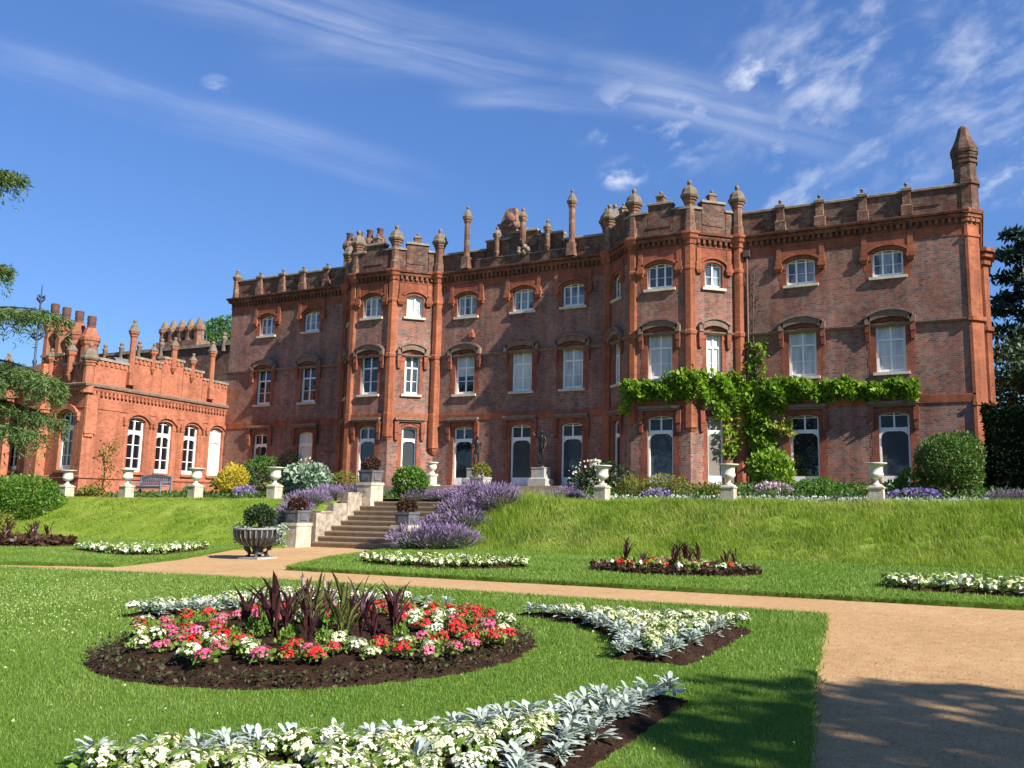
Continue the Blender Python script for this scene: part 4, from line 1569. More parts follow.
planter((-20.32, 21.62, .78), .25, .40, 'lead planter on the bottom pier left of the steps', .30, blab='bronze-brown dome of foliage in the planter at the bottom left of the steps')
planter((-19.98, 24.80, 2.16), .27, .44, 'dark lead planter on the tall white pier at the top of the steps', .33, blab='bronze-brown dome of foliage in the planter on the tall white pier')
planter((-16.05, 21.72, .78), .23, .40, 'lead planter half buried in lavender at the right foot of the steps', .29, blab='bronze-brown dome of foliage in the planter among the lavender')
planter((-17.95, 29.0, 1.9), .27, .58, 'pale lead planter standing before the smaller statue', .38, blab='olive dome of foliage in the pale planter before the smaller statue', mat='grey_stone')
m = MB()
m.box(-18.3, -17.6, 28.65, 29.35, 1.5, 1.9)
tag(m.build('plinth', 'grey_stone'), 'low grey stone plinth under the pale planter', 'plinth')


def statue(loc, pose, label, plab, rot=0.0, s=1.0):
    x, y, z = loc
    t_ = thing('pedestal', (x, y, z), plab, 'pedestal', 'grey stone pedestals under the statues')
    m = MB()
    m.box(-.44, .44, -.40, .40, 0, .36)
    m.taper(-.41, .41, -.37, .37, .361, .42, .08)
    m.build('base', 'grey_stone').parent = t_
    m = MB()
    m.box(-.32, .32, -.29, .29, .421, .82)
    m.box(-.34, .34, -.31, .31, .821, .87)
    m.build('shaft', 'grey_stone').parent = t_
    f_ = thing('statue', (x, y, z + .87), label, 'statue', None, rot)
    m = MB()
    m.lathe([(.26, 0), (.25, .05), (.20, .09)], 12)
    m.build('base', 'bronze').parent = f_
    J = pose
    me = bpy.data.meshes.new('figure')
    me.from_pydata([p_[0] for p_ in J['v']], J['e'], [])
    o = bpy.data.objects.new('figure', me)
    COL.objects.link(o)
    o.parent = f_
    sk = o.modifiers.new('skin', 'SKIN')
    sk.use_smooth_shade = True
    o.modifiers.new('sub', 'SUBSURF').levels = 1
    o.modifiers['sub'].render_levels = 1
    for i, p_ in enumerate(J['v']):
        me.skin_vertices[0].data[i].radius = (p_[1], p_[1] * .85)
        me.skin_vertices[0].data[i].use_root = (i == 0)
    me.materials.append(MATS['bronze'])
    return f_


def pose(raised, scale):
    v = [((0, 0, .86), .105), ((.01, 0, 1.02), .095), ((.02, -.01, 1.20), .125), ((.02, 0, 1.36), .10), ((.02, 0, 1.44), .048), ((.02, -.02, 1.54), .082), ((.02, -.03, 1.63), .075),
         ((.08, 0, .80), .09), ((.10, -.03, .46), .06), ((.09, .01, .13), .038), ((.10, -.09, .09), .035),
         ((-.08, 0, .80), .09), ((-.11, -.10, .47), .06), ((-.10, .04, .14), .038), ((-.12, -.06, .09), .035),
         ((.17, 0, 1.34), .058), ((.24, .02, 1.10), .042), ((.22, -.10, .90), .032), ((.21, -.14, .82), .03),
         ((-.15, 0, 1.35), .058)]
    if raised:
        v += [((-.31, -.02, 1.36), .045), ((-.40, -.04, 1.58), .034), ((-.40, -.05, 1.70), .03)]
    else:
        v += [((-.27, -.02, 1.14), .045), ((-.17, -.17, 1.02), .034), ((-.08, -.20, 1.06), .03)]
    e = [(0, 1), (1, 2), (2, 3), (3, 4), (4, 5), (5, 6), (0, 7), (7, 8), (8, 9), (9, 10), (0, 11), (11, 12), (12, 13), (13, 14),
         (2, 15), (15, 16), (16, 17), (17, 18), (2, 19), (19, 20), (20, 21), (21, 22)]
    return dict(v=[(tuple(c * scale for c in p_), r * scale) for p_, r in v], e=e)


statue((-17.86, 33.9, 2.19), pose(True, 1.02), 'dark bronze statue raising one arm, on a grey stone pedestal', 'grey stone pedestal under the statue with a raised arm')
statue((-21.25, 33.9, 2.19), pose(False, .92), 'dark bronze statue with bent arms standing before the brick wall', 'grey stone pedestal under the statue with bent arms', .5)

# slatted bench before the low wing
bn = thing('garden_bench', (-34.0, 26.9, 1.62), 'blue-grey weathered wooden bench before the orange brick wing', 'bench')
m = MB()
for k in range(5):
    m.box(-1.0, 1.0, -.28 + k * .115, -.19 + k * .115, .42, .455)
m.box(-1.0, 1.0, -.27, -.24, .34, .418)
m.build('seat', 'bench_paint').parent = bn
m = MB()
prof = [(-1.0, .86), (-.7, .93), (-.35, .98), (0, 1.0), (.35, .98), (.7, .93), (1.0, .86)]
m.band([(x, z - .12) for x, z in prof], prof, .28, .32)
m.box(-1.0, 1.0, .28, .32, .52, .57)
for k in range(15):
    x = -.91 + k * .13
    m.box(x - .035, x + .035, .285, .31, .571, .80 + .10 * (1 - (x / 1.0) ** 2))
m.build('backrest', 'bench_paint').parent = bn
for sx in (-.97, .97):
    for yy, zt in ((-.25, .62), (.29, .9)):
        m = MB()
        m.box(sx - .035, sx + .035, yy - .035, yy + .035, -.1, zt)
        m.build('leg', 'bench_paint').parent = bn
    m = MB()
    m.box(sx - .045, sx + .045, -.32, .33, .621, .66)
    m.build('armrest', 'bench_paint').parent = bn

# the big fluted dark urn on the gravel
bu = thing('fluted_urn', (-17.1, 16.85, 0), 'wide black fluted urn on short supports standing on the gravel left of the steps', 'urn')
m = MB()
prof = [(.10, .30), (.22, .31), (.40, .36), (.52, .45), (.58, .56), (.605, .68), (.60, .74)]
n, lob = 112, 28
vs, fs = [], []
for i, (r, z) in enumerate(prof):
    dep = .10 * min(1, i / 2) * (1 if i < len(prof) - 1 else .5)
    for k in range(n):
        a = 2 * math.pi * k / n
        q = abs(math.cos(lob / 2 * a))
        rr = r * (1 - dep + dep * 1.4 * q ** .7)
        vs.append((rr * math.cos(a), rr * math.sin(a), z))
for i in range(len(prof) - 1):
    for k in range(n):
        fs.append((i * n + k, i * n + (k + 1) % n, (i + 1) * n + (k + 1) % n, (i + 1) * n + k))
m.add(vs, fs, True)
m.build('bowl', 'black_iron_stone').parent = bu
m = MB()
for k in range(lob):
    a = 2 * math.pi * (k + .5) / lob + math.pi / lob
    m.tube([((r * 1.012 + .008) * math.cos(a), (r * 1.012 + .008) * math.sin(a), z) for r, z in prof[1:]], [.005, .009, .011, .012, .012, .010], 5)
m.build('ribs', 'rim_stone').parent = bu
m = MB()
m.lathe([(.56, .735), (.63, .74), (.645, .765), (.635, .79), (.58, .80), (.52, .78), (.50, .72)], 36)
m.build('rim', 'rim_stone').parent = bu
m = MB()
m.lathe([(.18, .12), (.13, .2), (.16, .29), (.24, .335)], 12)
m.build('stem', 'black_iron_stone').parent = bu
for a in (.6, 2.2, 3.75, 5.3):
    m = MB()
    ca, sa = math.cos(a), math.sin(a)
    m.tube([(.30 * ca, .30 * sa, .36), (.27 * ca, .27 * sa, .26), (.20 * ca, .20 * sa, .16), (.21 * ca, .21 * sa, .07), (.27 * ca, .27 * sa, .045)], [.07, .075, .055, .05, .06], 8)
    m.build('leg', 'black_iron_stone').parent = bu
m = MB()
m.box(-.34, .34, -.34, .34, -.01, .045)
m.build('slab', 'grey_stone').parent = bu
m = MB()
m.lathe([(.01, .73), (.56, .735)], 20, cap=False)
m.build('soil', 'soil').parent = bu
shrub('topiary_shrub', 'dark evergreen mound growing in the black fluted urn', 'shrub', (-17.1, 16.85, 1.06), (.40, .40, .31), 1300, .085, 'leaf_dark', seed=4, lump=.22)
iv = thing('ivy', (-17.1, 16.85, .78), 'pale trailing ivy spilling over the rim of the black fluted urn', 'ivy')
g = np.random.default_rng(3)
P = []
for a in list(g.uniform(0, 6.28, 9)) + [0.1, .2, -.1, 3.1, 3.25]:
    L = g.uniform(.02, .10) if abs(math.sin(a)) > .35 else g.uniform(.25, .62)
    for s_ in np.arange(0, L + .18, .022):
        r_ = min(.70, .52 + s_ * 1.0) + g.normal(0, .02)
        P.append((-17.1 + r_ * math.cos(a + s_ * .2), 16.85 + r_ * math.sin(a + s_ * .2), .81 + min(.03, s_) - max(0, s_ - .16) + g.normal(0, .012)))
V, F = leaves(np.array(P), .07, -.4, None, .8, g)
arr_mesh('foliage', V, F, 'leaf_glaucous', iv)

# ------------------------------------------------------------------ climber on the right half of the house
cl = thing('climbing_vine', (-8.7, 34.6, 2.1), 'bright green climbing vine trained in a band across the right bay and wing', 'climber')
g = np.random.default_rng(12)
Ps = []


def vine_blob(w_, s0, s1, z0, z1, n, dep=.34, lump=.22, taper=.0):
    s_ = g.uniform(s0, s1, n)
    f = (s_ - s0) / max(.01, s1 - s0)
    ph = g.uniform(0, 9)
    wob = np.sin(s_ * 3.1 + ph) * lump * .5 + np.sin(s_ * 7.3 + ph * 2) * lump * .38 + np.sin(s_ * 13 + ph) * lump * .2
    wob2 = np.sin(s_ * 4.3 + ph * 3) * lump * .6 + np.sin(s_ * 9.1 + ph) * lump * .4
    u = g.beta(1.1, 1.1, n)
    z = (z0 + wob2 * .8) * (1 - u) + (z1 + wob * .7) * u
    bulge = np.sqrt(np.clip(1 - (2 * u - 1) ** 2, 0, 1)) * (.6 + .4 * np.sin(s_ * 5 + ph + z * 4))
    out = .05 + dep * bulge * g.uniform(.25, 1, n) ** .6
    for a, b, c_ in zip(s_, out, z):
        Ps.append(w_.T(a, b, c_))


vine_blob(RBL, 1.75, RBL.L + .1, 5.75, 6.6, 260)
vine_blob(RBL, 2.0, RBL.L + .05, 5.2, 6.0, 110, .25)
vine_blob(RBF, -.1, RBF.L + .1, 5.86, 6.55, 1050)
vine_blob(RBF, 1.5, RBF.L + .15, 5.9, 6.95, 420)
vine_blob(RBR, -.1, RBR.L + .1, 5.6, 6.98, 1050, .45)
vine_blob(RBR, 1.0, RBR.L + .1, 5.15, 6.2, 420, .42)
vine_blob(WR, -.1, 2.1, 5.35, 6.72, 900, .42)
vine_blob(WR, 1.5, 4.6, 5.70, 6.48, 1150, .40)
vine_blob(WR, 4.2, 7.05, 5.62, 6.32, 1050, .36)
vine_blob(WR, .0, 1.3, 4.3, 5.7, 620, .36)
vine_blob(WR, .35, 1.2, 6.6, 8.4, 150, .12)
vine_blob(WR, .3, 1.5, 3.6, 4.6, 330, .34)
vine_blob(RBR, 1.4, RBR.L, 3.5, 5.6, 200, .25)
Ps = np.array(Ps)
V, F = leaves(Ps, .21, .15, np.array([0, -.7, .1]), .75, g)
arr_mesh('foliage', V, F, 'leaf_vine', cl)
Ps = []
vine_blob(WR, 1.1, 2.2, 4.25, 4.95, 200, .34)
V, F = leaves(np.array(Ps), .2, .1, np.array([0, -.7, .1]), .7, g)
arr_mesh('yellow_foliage', V, F, 'leaf_vine_yellow', cl)
m = MB()
m.tube([(-8.0, 34.7, 1.9), (-8.2, 34.82, 3.4), (-8.5, 34.86, 5.0), (-8.35, 34.9, 7.0), (-8.4, 34.93, 9.0), (-8.3, 34.95, 11.4)], [.07, .06, .05, .04, .03, .012], 6)
m.tube([(-8.5, 34.86, 5.4), (-6, 34.84, 5.95), (-2.2, 34.86, 5.95)], [.045, .035, .015], 5)
m.tube([(-8.5, 34.86, 5.4), (-9.3, 34.5, 6.0), (-10.7, 33.25, 6.2), (-13.4, 33.25, 6.2)], [.045, .035, .03, .015], 5)
g2 = random.Random(5)
for k in range(14):
    z = g2.uniform(8.6, 11.6)
    x = -8.38 + g2.uniform(-.1, .1)
    dx = g2.choice((-1, 1)) * g2.uniform(.15, .5)
    m.tube([(x, 34.95, z), (x + dx * .6, 34.96, z + g2.uniform(.1, .5)), (x + dx, 34.97, z + g2.uniform(.2, .9))], [.014, .009, .004], 4)
m.build('stem', 'bark', cl)

shrub('yellow_green_shrub', 'bushy yellow-green shrub at the foot of the climbing vine', 'shrub', (-7.5, 33.8, 2.85), (.95, .75, .88), 1900, .20, 'leaf_vine', seed=21, lump=.3)

# ------------------------------------------------------------------ planting on the terrace
TS = 'shrubs on the terrace in front of the house'
shrub('rounded_shrub', 'large dense round green bush beside the dark clipped hedge', 'shrub', (-.72, 28.5, 2.78), (1.04, .95, 1.08), 9000, .10, 'leaf_bush', seed=31, lump=.22, up=.5)
shrub('mound_shrub', 'low olive-yellow mound below the wide door of the right bay', 'shrub', (-9.85, 27.6, 1.95), (1.02, .75, .55), 2400, .085, 'leaf_olive', TS, seed=32, lump=.12, lumps=4)
shrub('mound_shrub', 'low olive-yellow mound left of the tall white pier', 'shrub', (-23.5, 27.5, 2.2), (.75, .6, .50), 1100, .09, 'leaf_olive', TS, seed=33, lump=.18)
shrub('green_mound', 'low spreading bright green mound below the vine near the dark door', 'shrub', (-4.9, 28.4, 2.0), (.95, .6, .42), 1800, .085, 'leaf_fresh', TS, seed=34, lump=.2)
shrub('green_mound', 'fresh green tufted bush behind the urn nearest the big round bush', 'shrub', (-2.05, 28.6, 2.1), (.62, .5, .55), 800, .13, 'leaf_fresh', TS, seed=35, lump=.4, up=.8)
shrub('rose_bush', 'dark leafy rose bush sprinkled with pale blooms by the slate door', 'shrub', (-12.75, 28.8, 2.25), (1.28, .8, .86), 2000, .12, 'leaf_dark', TS, seed=36, lump=.4, extra=(70, .11, 'flower_cream', 'blooms'))
shrub('leafy_bush', 'glossy bright green bush at the top of the steps beside the white pier', 'shrub', (-19.35, 26.4, 2.15), (.72, .55, .68), 3000, .11, 'leaf_fresh', TS, seed=37, lump=.22)
shrub('golden_shrub', 'feathery golden yellow shrub right of the low wing', 'shrub', (-29.1, 27.0, 2.25), (.66, .6, .78), 1700, .12, 'leaf_gold', TS, seed=38, lump=.32, up=.7, aspect=.4)
shrub('leafy_bush', 'dark green bush between the golden shrub and the clipped dome', 'shrub', (-29.4, 29.0, 2.6), (1.2, .9, 1.0), 2400, .11, 'leaf_mid', TS, seed=39, lump=.3)
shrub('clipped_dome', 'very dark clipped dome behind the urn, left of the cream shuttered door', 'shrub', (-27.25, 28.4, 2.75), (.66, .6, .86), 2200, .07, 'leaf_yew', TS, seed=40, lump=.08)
shrub('plume_poppy', 'pale blue-green big-leaved plant left of the lavender', 'plant', (-24.8, 27.0, 2.2), (1.15, .8, .78), 1700, .20, 'leaf_glaucous', TS, seed=41, lump=.32, aspect=.85)
shrub('leafy_bush', 'small lime green bush low behind the urn, left of the steps', 'shrub', (-26.1, 26.6, 1.95), (.7, .5, .38), 700, .11, 'leaf_olive', TS, seed=42, lump=.3)
shrub('flower_clump', 'purple flowering clump at the foot of the golden shrub', 'plant', (-27.6, 26.3, 1.75), (.62, .4, .30), 380, .10, 'leaf_lavender', TS, seed=43, extra=(300, .09, 'flower_purple', 'blooms'), stem=False)
shrub('leafy_bush', 'low green and orange tinted plant against the corner of the orange wing', 'shrub', (-35.3, 25.0, 1.75), (.85, .35, .26), 620, .12, 'leaf_olive', TS, seed=44, lump=.35, stem=False)
shrub('leafy_bush', 'low green plant beneath the third window of the orange wing', 'shrub', (-30.9, 26.6, 1.8), (.6, .4, .34), 520, .12, 'leaf_mid', TS, seed=45, lump=.35, stem=False)
shrub('leafy_bush', 'sparse bright green bush beside the golden shrub below the cream shuttered window', 'shrub', (-30.2, 27.6, 2.25), (.6, .4, .55), 560, .12, 'leaf_fresh', TS, seed=46, lump=.35)
shrub('flower_clump', 'lilac catmint clump in front of the olive mound', 'plant', (-9.7, 26.7, 1.75), (.55, .3, .22), 300, .09, 'leaf_lavender', TS, seed=47, extra=(190, .085, 'flower_purple', 'blooms'), stem=False)
shrub('flower_clump', 'violet flowering clump right of the urn by the big round bush', 'plant', (-1.75, 27.4, 1.78), (.75, .4, .22), 260, .09, 'leaf_lavender', TS, seed=48, extra=(330, .085, 'flower_purple', 'blooms'), stem=False)
shrub('flower_clump', 'pink-mauve flowering clump below the yellow-green shrub', 'plant', (-6.15, 28.0, 1.92), (.75, .4, .32), 260, .09, 'leaf_lavender', TS, seed=49, extra=(360, .085, 'flower_pink_sage', 'blooms'), stem=False)
shrub('flower_clump', 'straggling buff and green clump below the narrow door of the right bay', 'plant', (-8.1, 27.6, 1.85), (.85, .4, .34), 800, .12, 'leaf_olive', TS, seed=50, lump=.35, stem=False, up=.9, aspect=.3)
shrub('flower_clump', 'pale spiky clump just right of the urn by the rose bush', 'plant', (-10.75, 27.0, 1.95), (.5, .35, .42), 420, .24, 'leaf_olive', TS, seed=51, lump=.35, stem=False, up=1.2, aspect=.14)
shrub('rose_bush', 'small sprawling plant with cream spires by the cream shuttered door', 'plant', (-26.3, 28.2, 2.6), (.5, .4, .7), 240, .10, 'leaf_olive', TS, seed=52, lump=.4, up=1.2, extra=(60, .12, 'flower_cream', 'blooms'))

# small climber trained on the wing's sunlit wall
wc = thing('climbing_rose', WS.T(1.3, .1, 1.7), 'thin young climber on the orange wing left of its first window', 'climber')
g = np.random.default_rng(9)
P = []
for q in range(230):
    s_ = g.normal(1.45, .28)
    z = 2.9 + g.uniform(0, 1.35) if g.random() < .75 else g.uniform(2.0, 2.9)
    P.append(WS.T(s_ + .16 * math.sin(z * 5), .06 + g.uniform(0, .18), z))
V, F = leaves(np.array(P), .11, .1, None, .7, g)
arr_mesh('foliage', V, F, 'leaf_olive', wc)
m = MB()
m.tube([WS.T(1.3, .08, 1.6), WS.T(1.4, .08, 2.8), WS.T(1.2, .08, 3.6), WS.T(1.55, .08, 4.2)], [.03, .025, .02, .008], 5)
m.build('stem', 'bark', wc)

# low silvery edging along the top of the right-hand bank, and rough plants behind it
g = np.random.default_rng(14)
n = 2600
P = np.stack([g.uniform(-13.4, .6, n), 26.5 + g.normal(0, .14, n), np.zeros(n)], 1)
P[:, 2] = hgt(P[:, 0], P[:, 1]) + g.uniform(.0, .17, n)
V, F = leaves(P, .085, .5, None, .7, g)
tag(arr_mesh('edging_plants', V, F, 'leaf_silver'), 'low silver-white edging plants along the top of the right-hand bank', 'bedding', kind='stuff')
n = 9000
P = np.stack([g.uniform(-14, 4, n), g.uniform(27.0, 32.8, n), np.zeros(n)], 1)
P[:, 2] = hgt(P[:, 0], P[:, 1]) + g.uniform(0, .22, n)
V, F = leaves(P, .15, .7, None, .4, g)
tag(arr_mesh('border_plants', V, F, 'leaf_mid'), 'mixed low green border plants filling the beds before the house', 'border', kind='stuff')
n = 5000
P = np.stack([g.uniform(-38, -20.6, n), g.uniform(25.0, 31, n), np.zeros(n)], 1)
P[:, 2] = hgt(P[:, 0], P[:, 1]) + g.uniform(0, .18, n)
V, F = leaves(P, .14, .7, None, .4, g)
tag(arr_mesh('border_plants', V, F, 'leaf_mid'), 'mixed low green border plants filling the beds left of the steps', 'border', kind='stuff')

# big soft shrub on the left end of the bank, clipped hedge on the right
shrub('spreading_shrub', 'large soft green shrub swelling over the left end of the bank', 'shrub', (-35.9, 22.2, 1.42), (2.7, 1.3, .95), 10000, .11, 'leaf_fresh', seed=60, lump=.2, up=.6)
shrub('spreading_shrub', 'small yellow-green shrub low on the bank at the left edge of the view', 'shrub', (-33.4, 19.9, .55), (1.1, .6, .45), 1100, .10, 'leaf_olive', seed=61, lump=.3)
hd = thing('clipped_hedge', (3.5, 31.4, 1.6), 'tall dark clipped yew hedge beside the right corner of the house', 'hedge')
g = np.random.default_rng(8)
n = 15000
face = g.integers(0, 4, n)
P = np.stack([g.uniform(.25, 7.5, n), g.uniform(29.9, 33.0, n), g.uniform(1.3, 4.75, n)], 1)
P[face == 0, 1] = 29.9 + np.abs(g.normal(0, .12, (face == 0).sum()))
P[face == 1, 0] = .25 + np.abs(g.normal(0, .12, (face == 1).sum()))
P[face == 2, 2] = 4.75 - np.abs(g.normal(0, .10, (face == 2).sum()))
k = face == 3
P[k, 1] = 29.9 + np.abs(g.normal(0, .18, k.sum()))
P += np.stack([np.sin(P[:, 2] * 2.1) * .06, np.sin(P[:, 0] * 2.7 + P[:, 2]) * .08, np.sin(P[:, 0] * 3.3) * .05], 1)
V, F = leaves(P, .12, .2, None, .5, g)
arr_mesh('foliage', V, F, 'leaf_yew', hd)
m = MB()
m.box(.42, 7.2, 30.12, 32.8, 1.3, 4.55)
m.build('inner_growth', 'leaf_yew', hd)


# ------------------------------------------------------------------ lavender
def lavender_proto(seed, r=.42, h=.52, label='', loc=(0, 0, 0)):
    t_ = thing('lavender_bush', loc, label, 'lavender', 'lavender bushes beside the steps')
    g = np.random.default_rng(seed)
    n = 520
    a, q = g.uniform(0, 6.28, n), np.sqrt(g.uniform(0, 1, n))
    tilt = q * 1.05 + g.normal(0, .08, n)
    L = h * g.uniform(.62, 1.18, n)
    d = np.stack([np.sin(tilt) * np.cos(a), np.sin(tilt) * np.sin(a), np.cos(tilt)], 1)
    b = np.stack([np.cos(a) * q * r * .35, np.sin(a) * q * r * .35, np.zeros(n)], 1)
    tip = b + d * L[:, None]
    tip[:, 2] -= (q * .05)
    # stems as slim faces
    w = unit(np.cross(d, g.normal(size=(n, 3)))) * .005
    V = np.stack([b - w, b + w, tip + w * .6, tip - w * .6], 1).reshape(-1, 3)
    F = np.arange(4 * n).reshape(n, 4)
    k = 700
    P, dd = ell_cloud(k, (0, 0, h * .28), (r * .8, r * .8, h * .42), seed=seed, lump=.1, zmin=-.5)
    V2, F2 = leaves(P, .11, .8, dd, .16, g)
    arr_mesh('foliage', np.concatenate([V, V2]), np.concatenate([F, F2 + len(V)]), 'leaf_lavender').parent = t_
    # flower spikes: two crossed blades each
    Vs, Fs = [], []
    m_ = len(tip)
    sl = g.uniform(.06, .12, m_)[:, None]
    for j in range(2):
        w = unit(np.cross(d, g.normal(size=(m_, 3)))) * .0155
        p0 = tip - d * sl * .35
        p1 = tip + d * sl
        Vs.append(np.stack([p0, (p0 + p1) / 2 - w, p1, (p0 + p1) / 2 + w], 1).reshape(-1, 3))
    V = np.concatenate(Vs)
    arr_mesh('blooms', V, np.arange(len(V)).reshape(-1, 4), 'flower_lavender').parent = t_
    return t_


LAV = [[(-21.3, 21.5), (-20.9, 22.2), (-20.95, 23.0), (-20.9, 23.8), (-21.5, 22.9), (-21.6, 24.0), (-20.6, 24.5), (-21.2, 24.7), (-21.9, 24.9), (-20.5, 25.2)],
       [(-15.45, 21.45), (-15.0, 21.7), (-14.65, 22.1), (-15.7, 22.5), (-15.1, 22.6), (-15.75, 23.3), (-15.1, 23.5), (-15.65, 24.1), (-14.9, 24.3), (-15.5, 24.9), (-14.8, 25.2), (-15.9, 25.5), (-15.2, 25.9), (-16.4, 26.0), (-14.5, 24.7), (-16.0, 22.9)],
       [(-18.9, 26.3), (-18.3, 26.5), (-17.7, 26.4), (-17.1, 26.3), (-16.7, 25.6)],
       [(-13.6, 26.4), (-13.0, 26.7), (-12.5, 26.4), (-13.2, 27.0), (-14.1, 26.7)],
       [(.55, 26.8), (1.1, 27.1), (1.7, 26.7)]]
LL = ['purple lavender bush along the wall left of the steps', 'purple lavender bush in the tall drift right of the steps',
      'purple lavender bush at the head of the steps', 'purple lavender bush in the low drift below the raised-arm statue', 'purple lavender bush at the right end of the bank']
LS = [.98, 1.15, .8, .72, .75]
LG = ['lavender bushes left of the steps', 'lavender bushes right of the steps', 'lavender bushes at the head of the steps', 'lavender bushes below the statue', 'lavender bushes at the right end of the bank']
g = random.Random(2)
protos = []
for gi, pts in enumerate(LAV):
    for i, (x, y) in enumerate(pts):
        z = float(hgt(x, y)) - .03
        if -20.2 < x < -16.3: z = 1.49
        if gi == 1 and i < 3: z = FZ - .02
        loc = (x + g.uniform(-.06, .06), y + g.uniform(-.06, .06), z)
        s_ = LS[gi] * g.uniform(.85, 1.2)
        if len(protos) < 3:
            o = lavender_proto(70 + len(protos), label=LL[gi], loc=loc)
            o['group'] = LG[gi]
            o.scale = (s_,) * 3
            protos.append(o)
        else:
            copy_tree(protos[g.randrange(3)], loc, g.uniform(0, 6.28), (s_ * 1.08, s_ * 1.08, s_), LL[gi], LG[gi])


# ------------------------------------------------------------------ bedding plants
def bedding(kind, seed, flower=None, leaf='leaf_begonia', big=True):
    """a prototype bedding plant at the origin: returns (list of (part, mesh))"""
    g = np.random.default_rng(seed)
    if kind == 'begonia':
        n = 88 if big else 22
        P, d = ell_cloud(n, (0, 0, .065), (.085, .085, .065), seed=seed, lump=.25, zmin=-.3)
        V, F = leaves(P, .040 if big else .085, .2, d, .8, g)
        nf = 74 if big else 18
        Q, d2 = ell_cloud(nf, (0, 0, .085), (.092, .092, .075), seed=seed + 50, lump=.3, zmin=-.1, shell=.3)
        Vf, Ff = [], []
        c = 0
        for q, dd in zip(Q, d2):
            dd = Vector(dd) + Vector((0, -.25, .5))
            dd.normalize()
            a = dd.orthogonal().normalized()
            b = dd.cross(a)
            s_ = g.uniform(.010, .0195) * (1 if big else 2.4)
            ph = g.uniform(0, 3)
            k = 4
            q = Vector(q)
            for j in range(k):
                t0 = ph + j * 2 * math.pi / k
                u = a * math.cos(t0) + b * math.sin(t0)
                v = a * math.cos(t0 + .8) + b * math.sin(t0 + .8)
                w = a * math.cos(t0 - .8) + b * math.sin(t0 - .8)
                Vf += [q, q + w * s_ * .7 + dd * s_ * .25, q + u * s_ * 1.15 + dd * s_ * .15, q + v * s_ * .7 + dd * s_ * .25]
                Ff.append((c, c + 1, c + 2, c + 3))
                c += 4
        return [('foliage', V, F, leaf), ('blooms', np.array([tuple(x) for x in Vf]), np.array(Ff), flower)]
    if kind == 'silver':
        V, F = [], []
        c = 0
        for i in range(46 if big else 22):
            a = g.uniform(0, 6.28)
            tl = g.uniform(.1, 1.45)
            L = g.uniform(.055, .115) * (1 if big else 1.3)
            d = Vector((math.sin(tl) * math.cos(a), math.sin(tl) * math.sin(a), math.cos(tl)))
            w = d.cross(Vector((0, 0, 1)) + Vector((.01, 0, 0))).normalized()
            nn = d.cross(w)
            base = Vector((math.cos(a) * .035 * g.random(), math.sin(a) * .035 * g.random(), g.uniform(.0, .085)))
            ww = L * g.uniform(.13, .20)
            cup = g.uniform(.2, .8)
            for f0, f1, wa, wb in ((0, .35, .2, .75), (.35, .7, .75, 1.0), (.7, .9, 1.0, .7), (.9, 1.0, .7, .2)):
                p0, p1 = base + d * L * f0 + Vector((math.cos(a), math.sin(a), -.55)) * L * cup * f0 * f0, base + d * L * f1 + Vector((math.cos(a), math.sin(a), -.55)) * L * cup * f1 * f1
                # wavy, slightly folded margins
                k0, k1 = nn * ww * .25 * math.sin(9 * f0 + i), nn * ww * .25 * math.sin(9 * f1 + i)
                V += [p0 - w * ww * wa + k0, p0, p1, p1 - w * ww * wb + k1, p0, p0 + w * ww * wa - k0, p1 + w * ww * wb - k1, p1]
                F += [(c, c + 1, c + 2, c + 3), (c + 4, c + 5, c + 6, c + 7)]
                c += 8
        return [('foliage', np.array([tuple(x) for x in V]), np.array(F), 'leaf_silver')]


def proto_meshes(kind, seeds, flower=None, leaf='leaf_begonia', big=True):
    out = []
    for s_ in seeds:
        ms = []
        for nm, V, F, mt in bedding(kind, s_, flower, leaf, big):
            o = arr_mesh(nm, V, F, mt)
            ms.append((nm, o.data))
            bpy.data.objects.remove(o)
        out.append(ms)
    return out


PM = {}
for big in (True, False):
    for key, kind, fl, lf in [('red', 'begonia', 'flower_red', 'leaf_begonia'), ('pink', 'begonia', 'flower_pink', 'leaf_begonia'), ('white', 'begonia', 'flower_white', 'leaf_begonia'),
                              ('cream', 'begonia', 'flower_cream', 'leaf_begonia'), ('silver', 'silver', None, None), ('bronze', 'begonia', 'flower_red', 'leaf_bronze')]:
        PM[key, big] = proto_meshes(kind, [hash_ for hash_ in (1, 2, 3, 4)], fl, lf, big)
WORD = {'red': 'red begonia', 'pink': 'pink begonia', 'white': 'white begonia', 'cream': 'creamy white begonia', 'silver': 'silver-leaved dusty miller'}
NAMEK = {'red': 'begonia', 'pink': 'begonia', 'white': 'begonia', 'cream': 'begonia', 'silver': 'dusty_miller'}
gp = random.Random(11)


QUEUE = []


def plant_at(key, x, y, z, where, s=1.0, big=True):
    QUEUE.append((key, x, y, z, where, s, big))


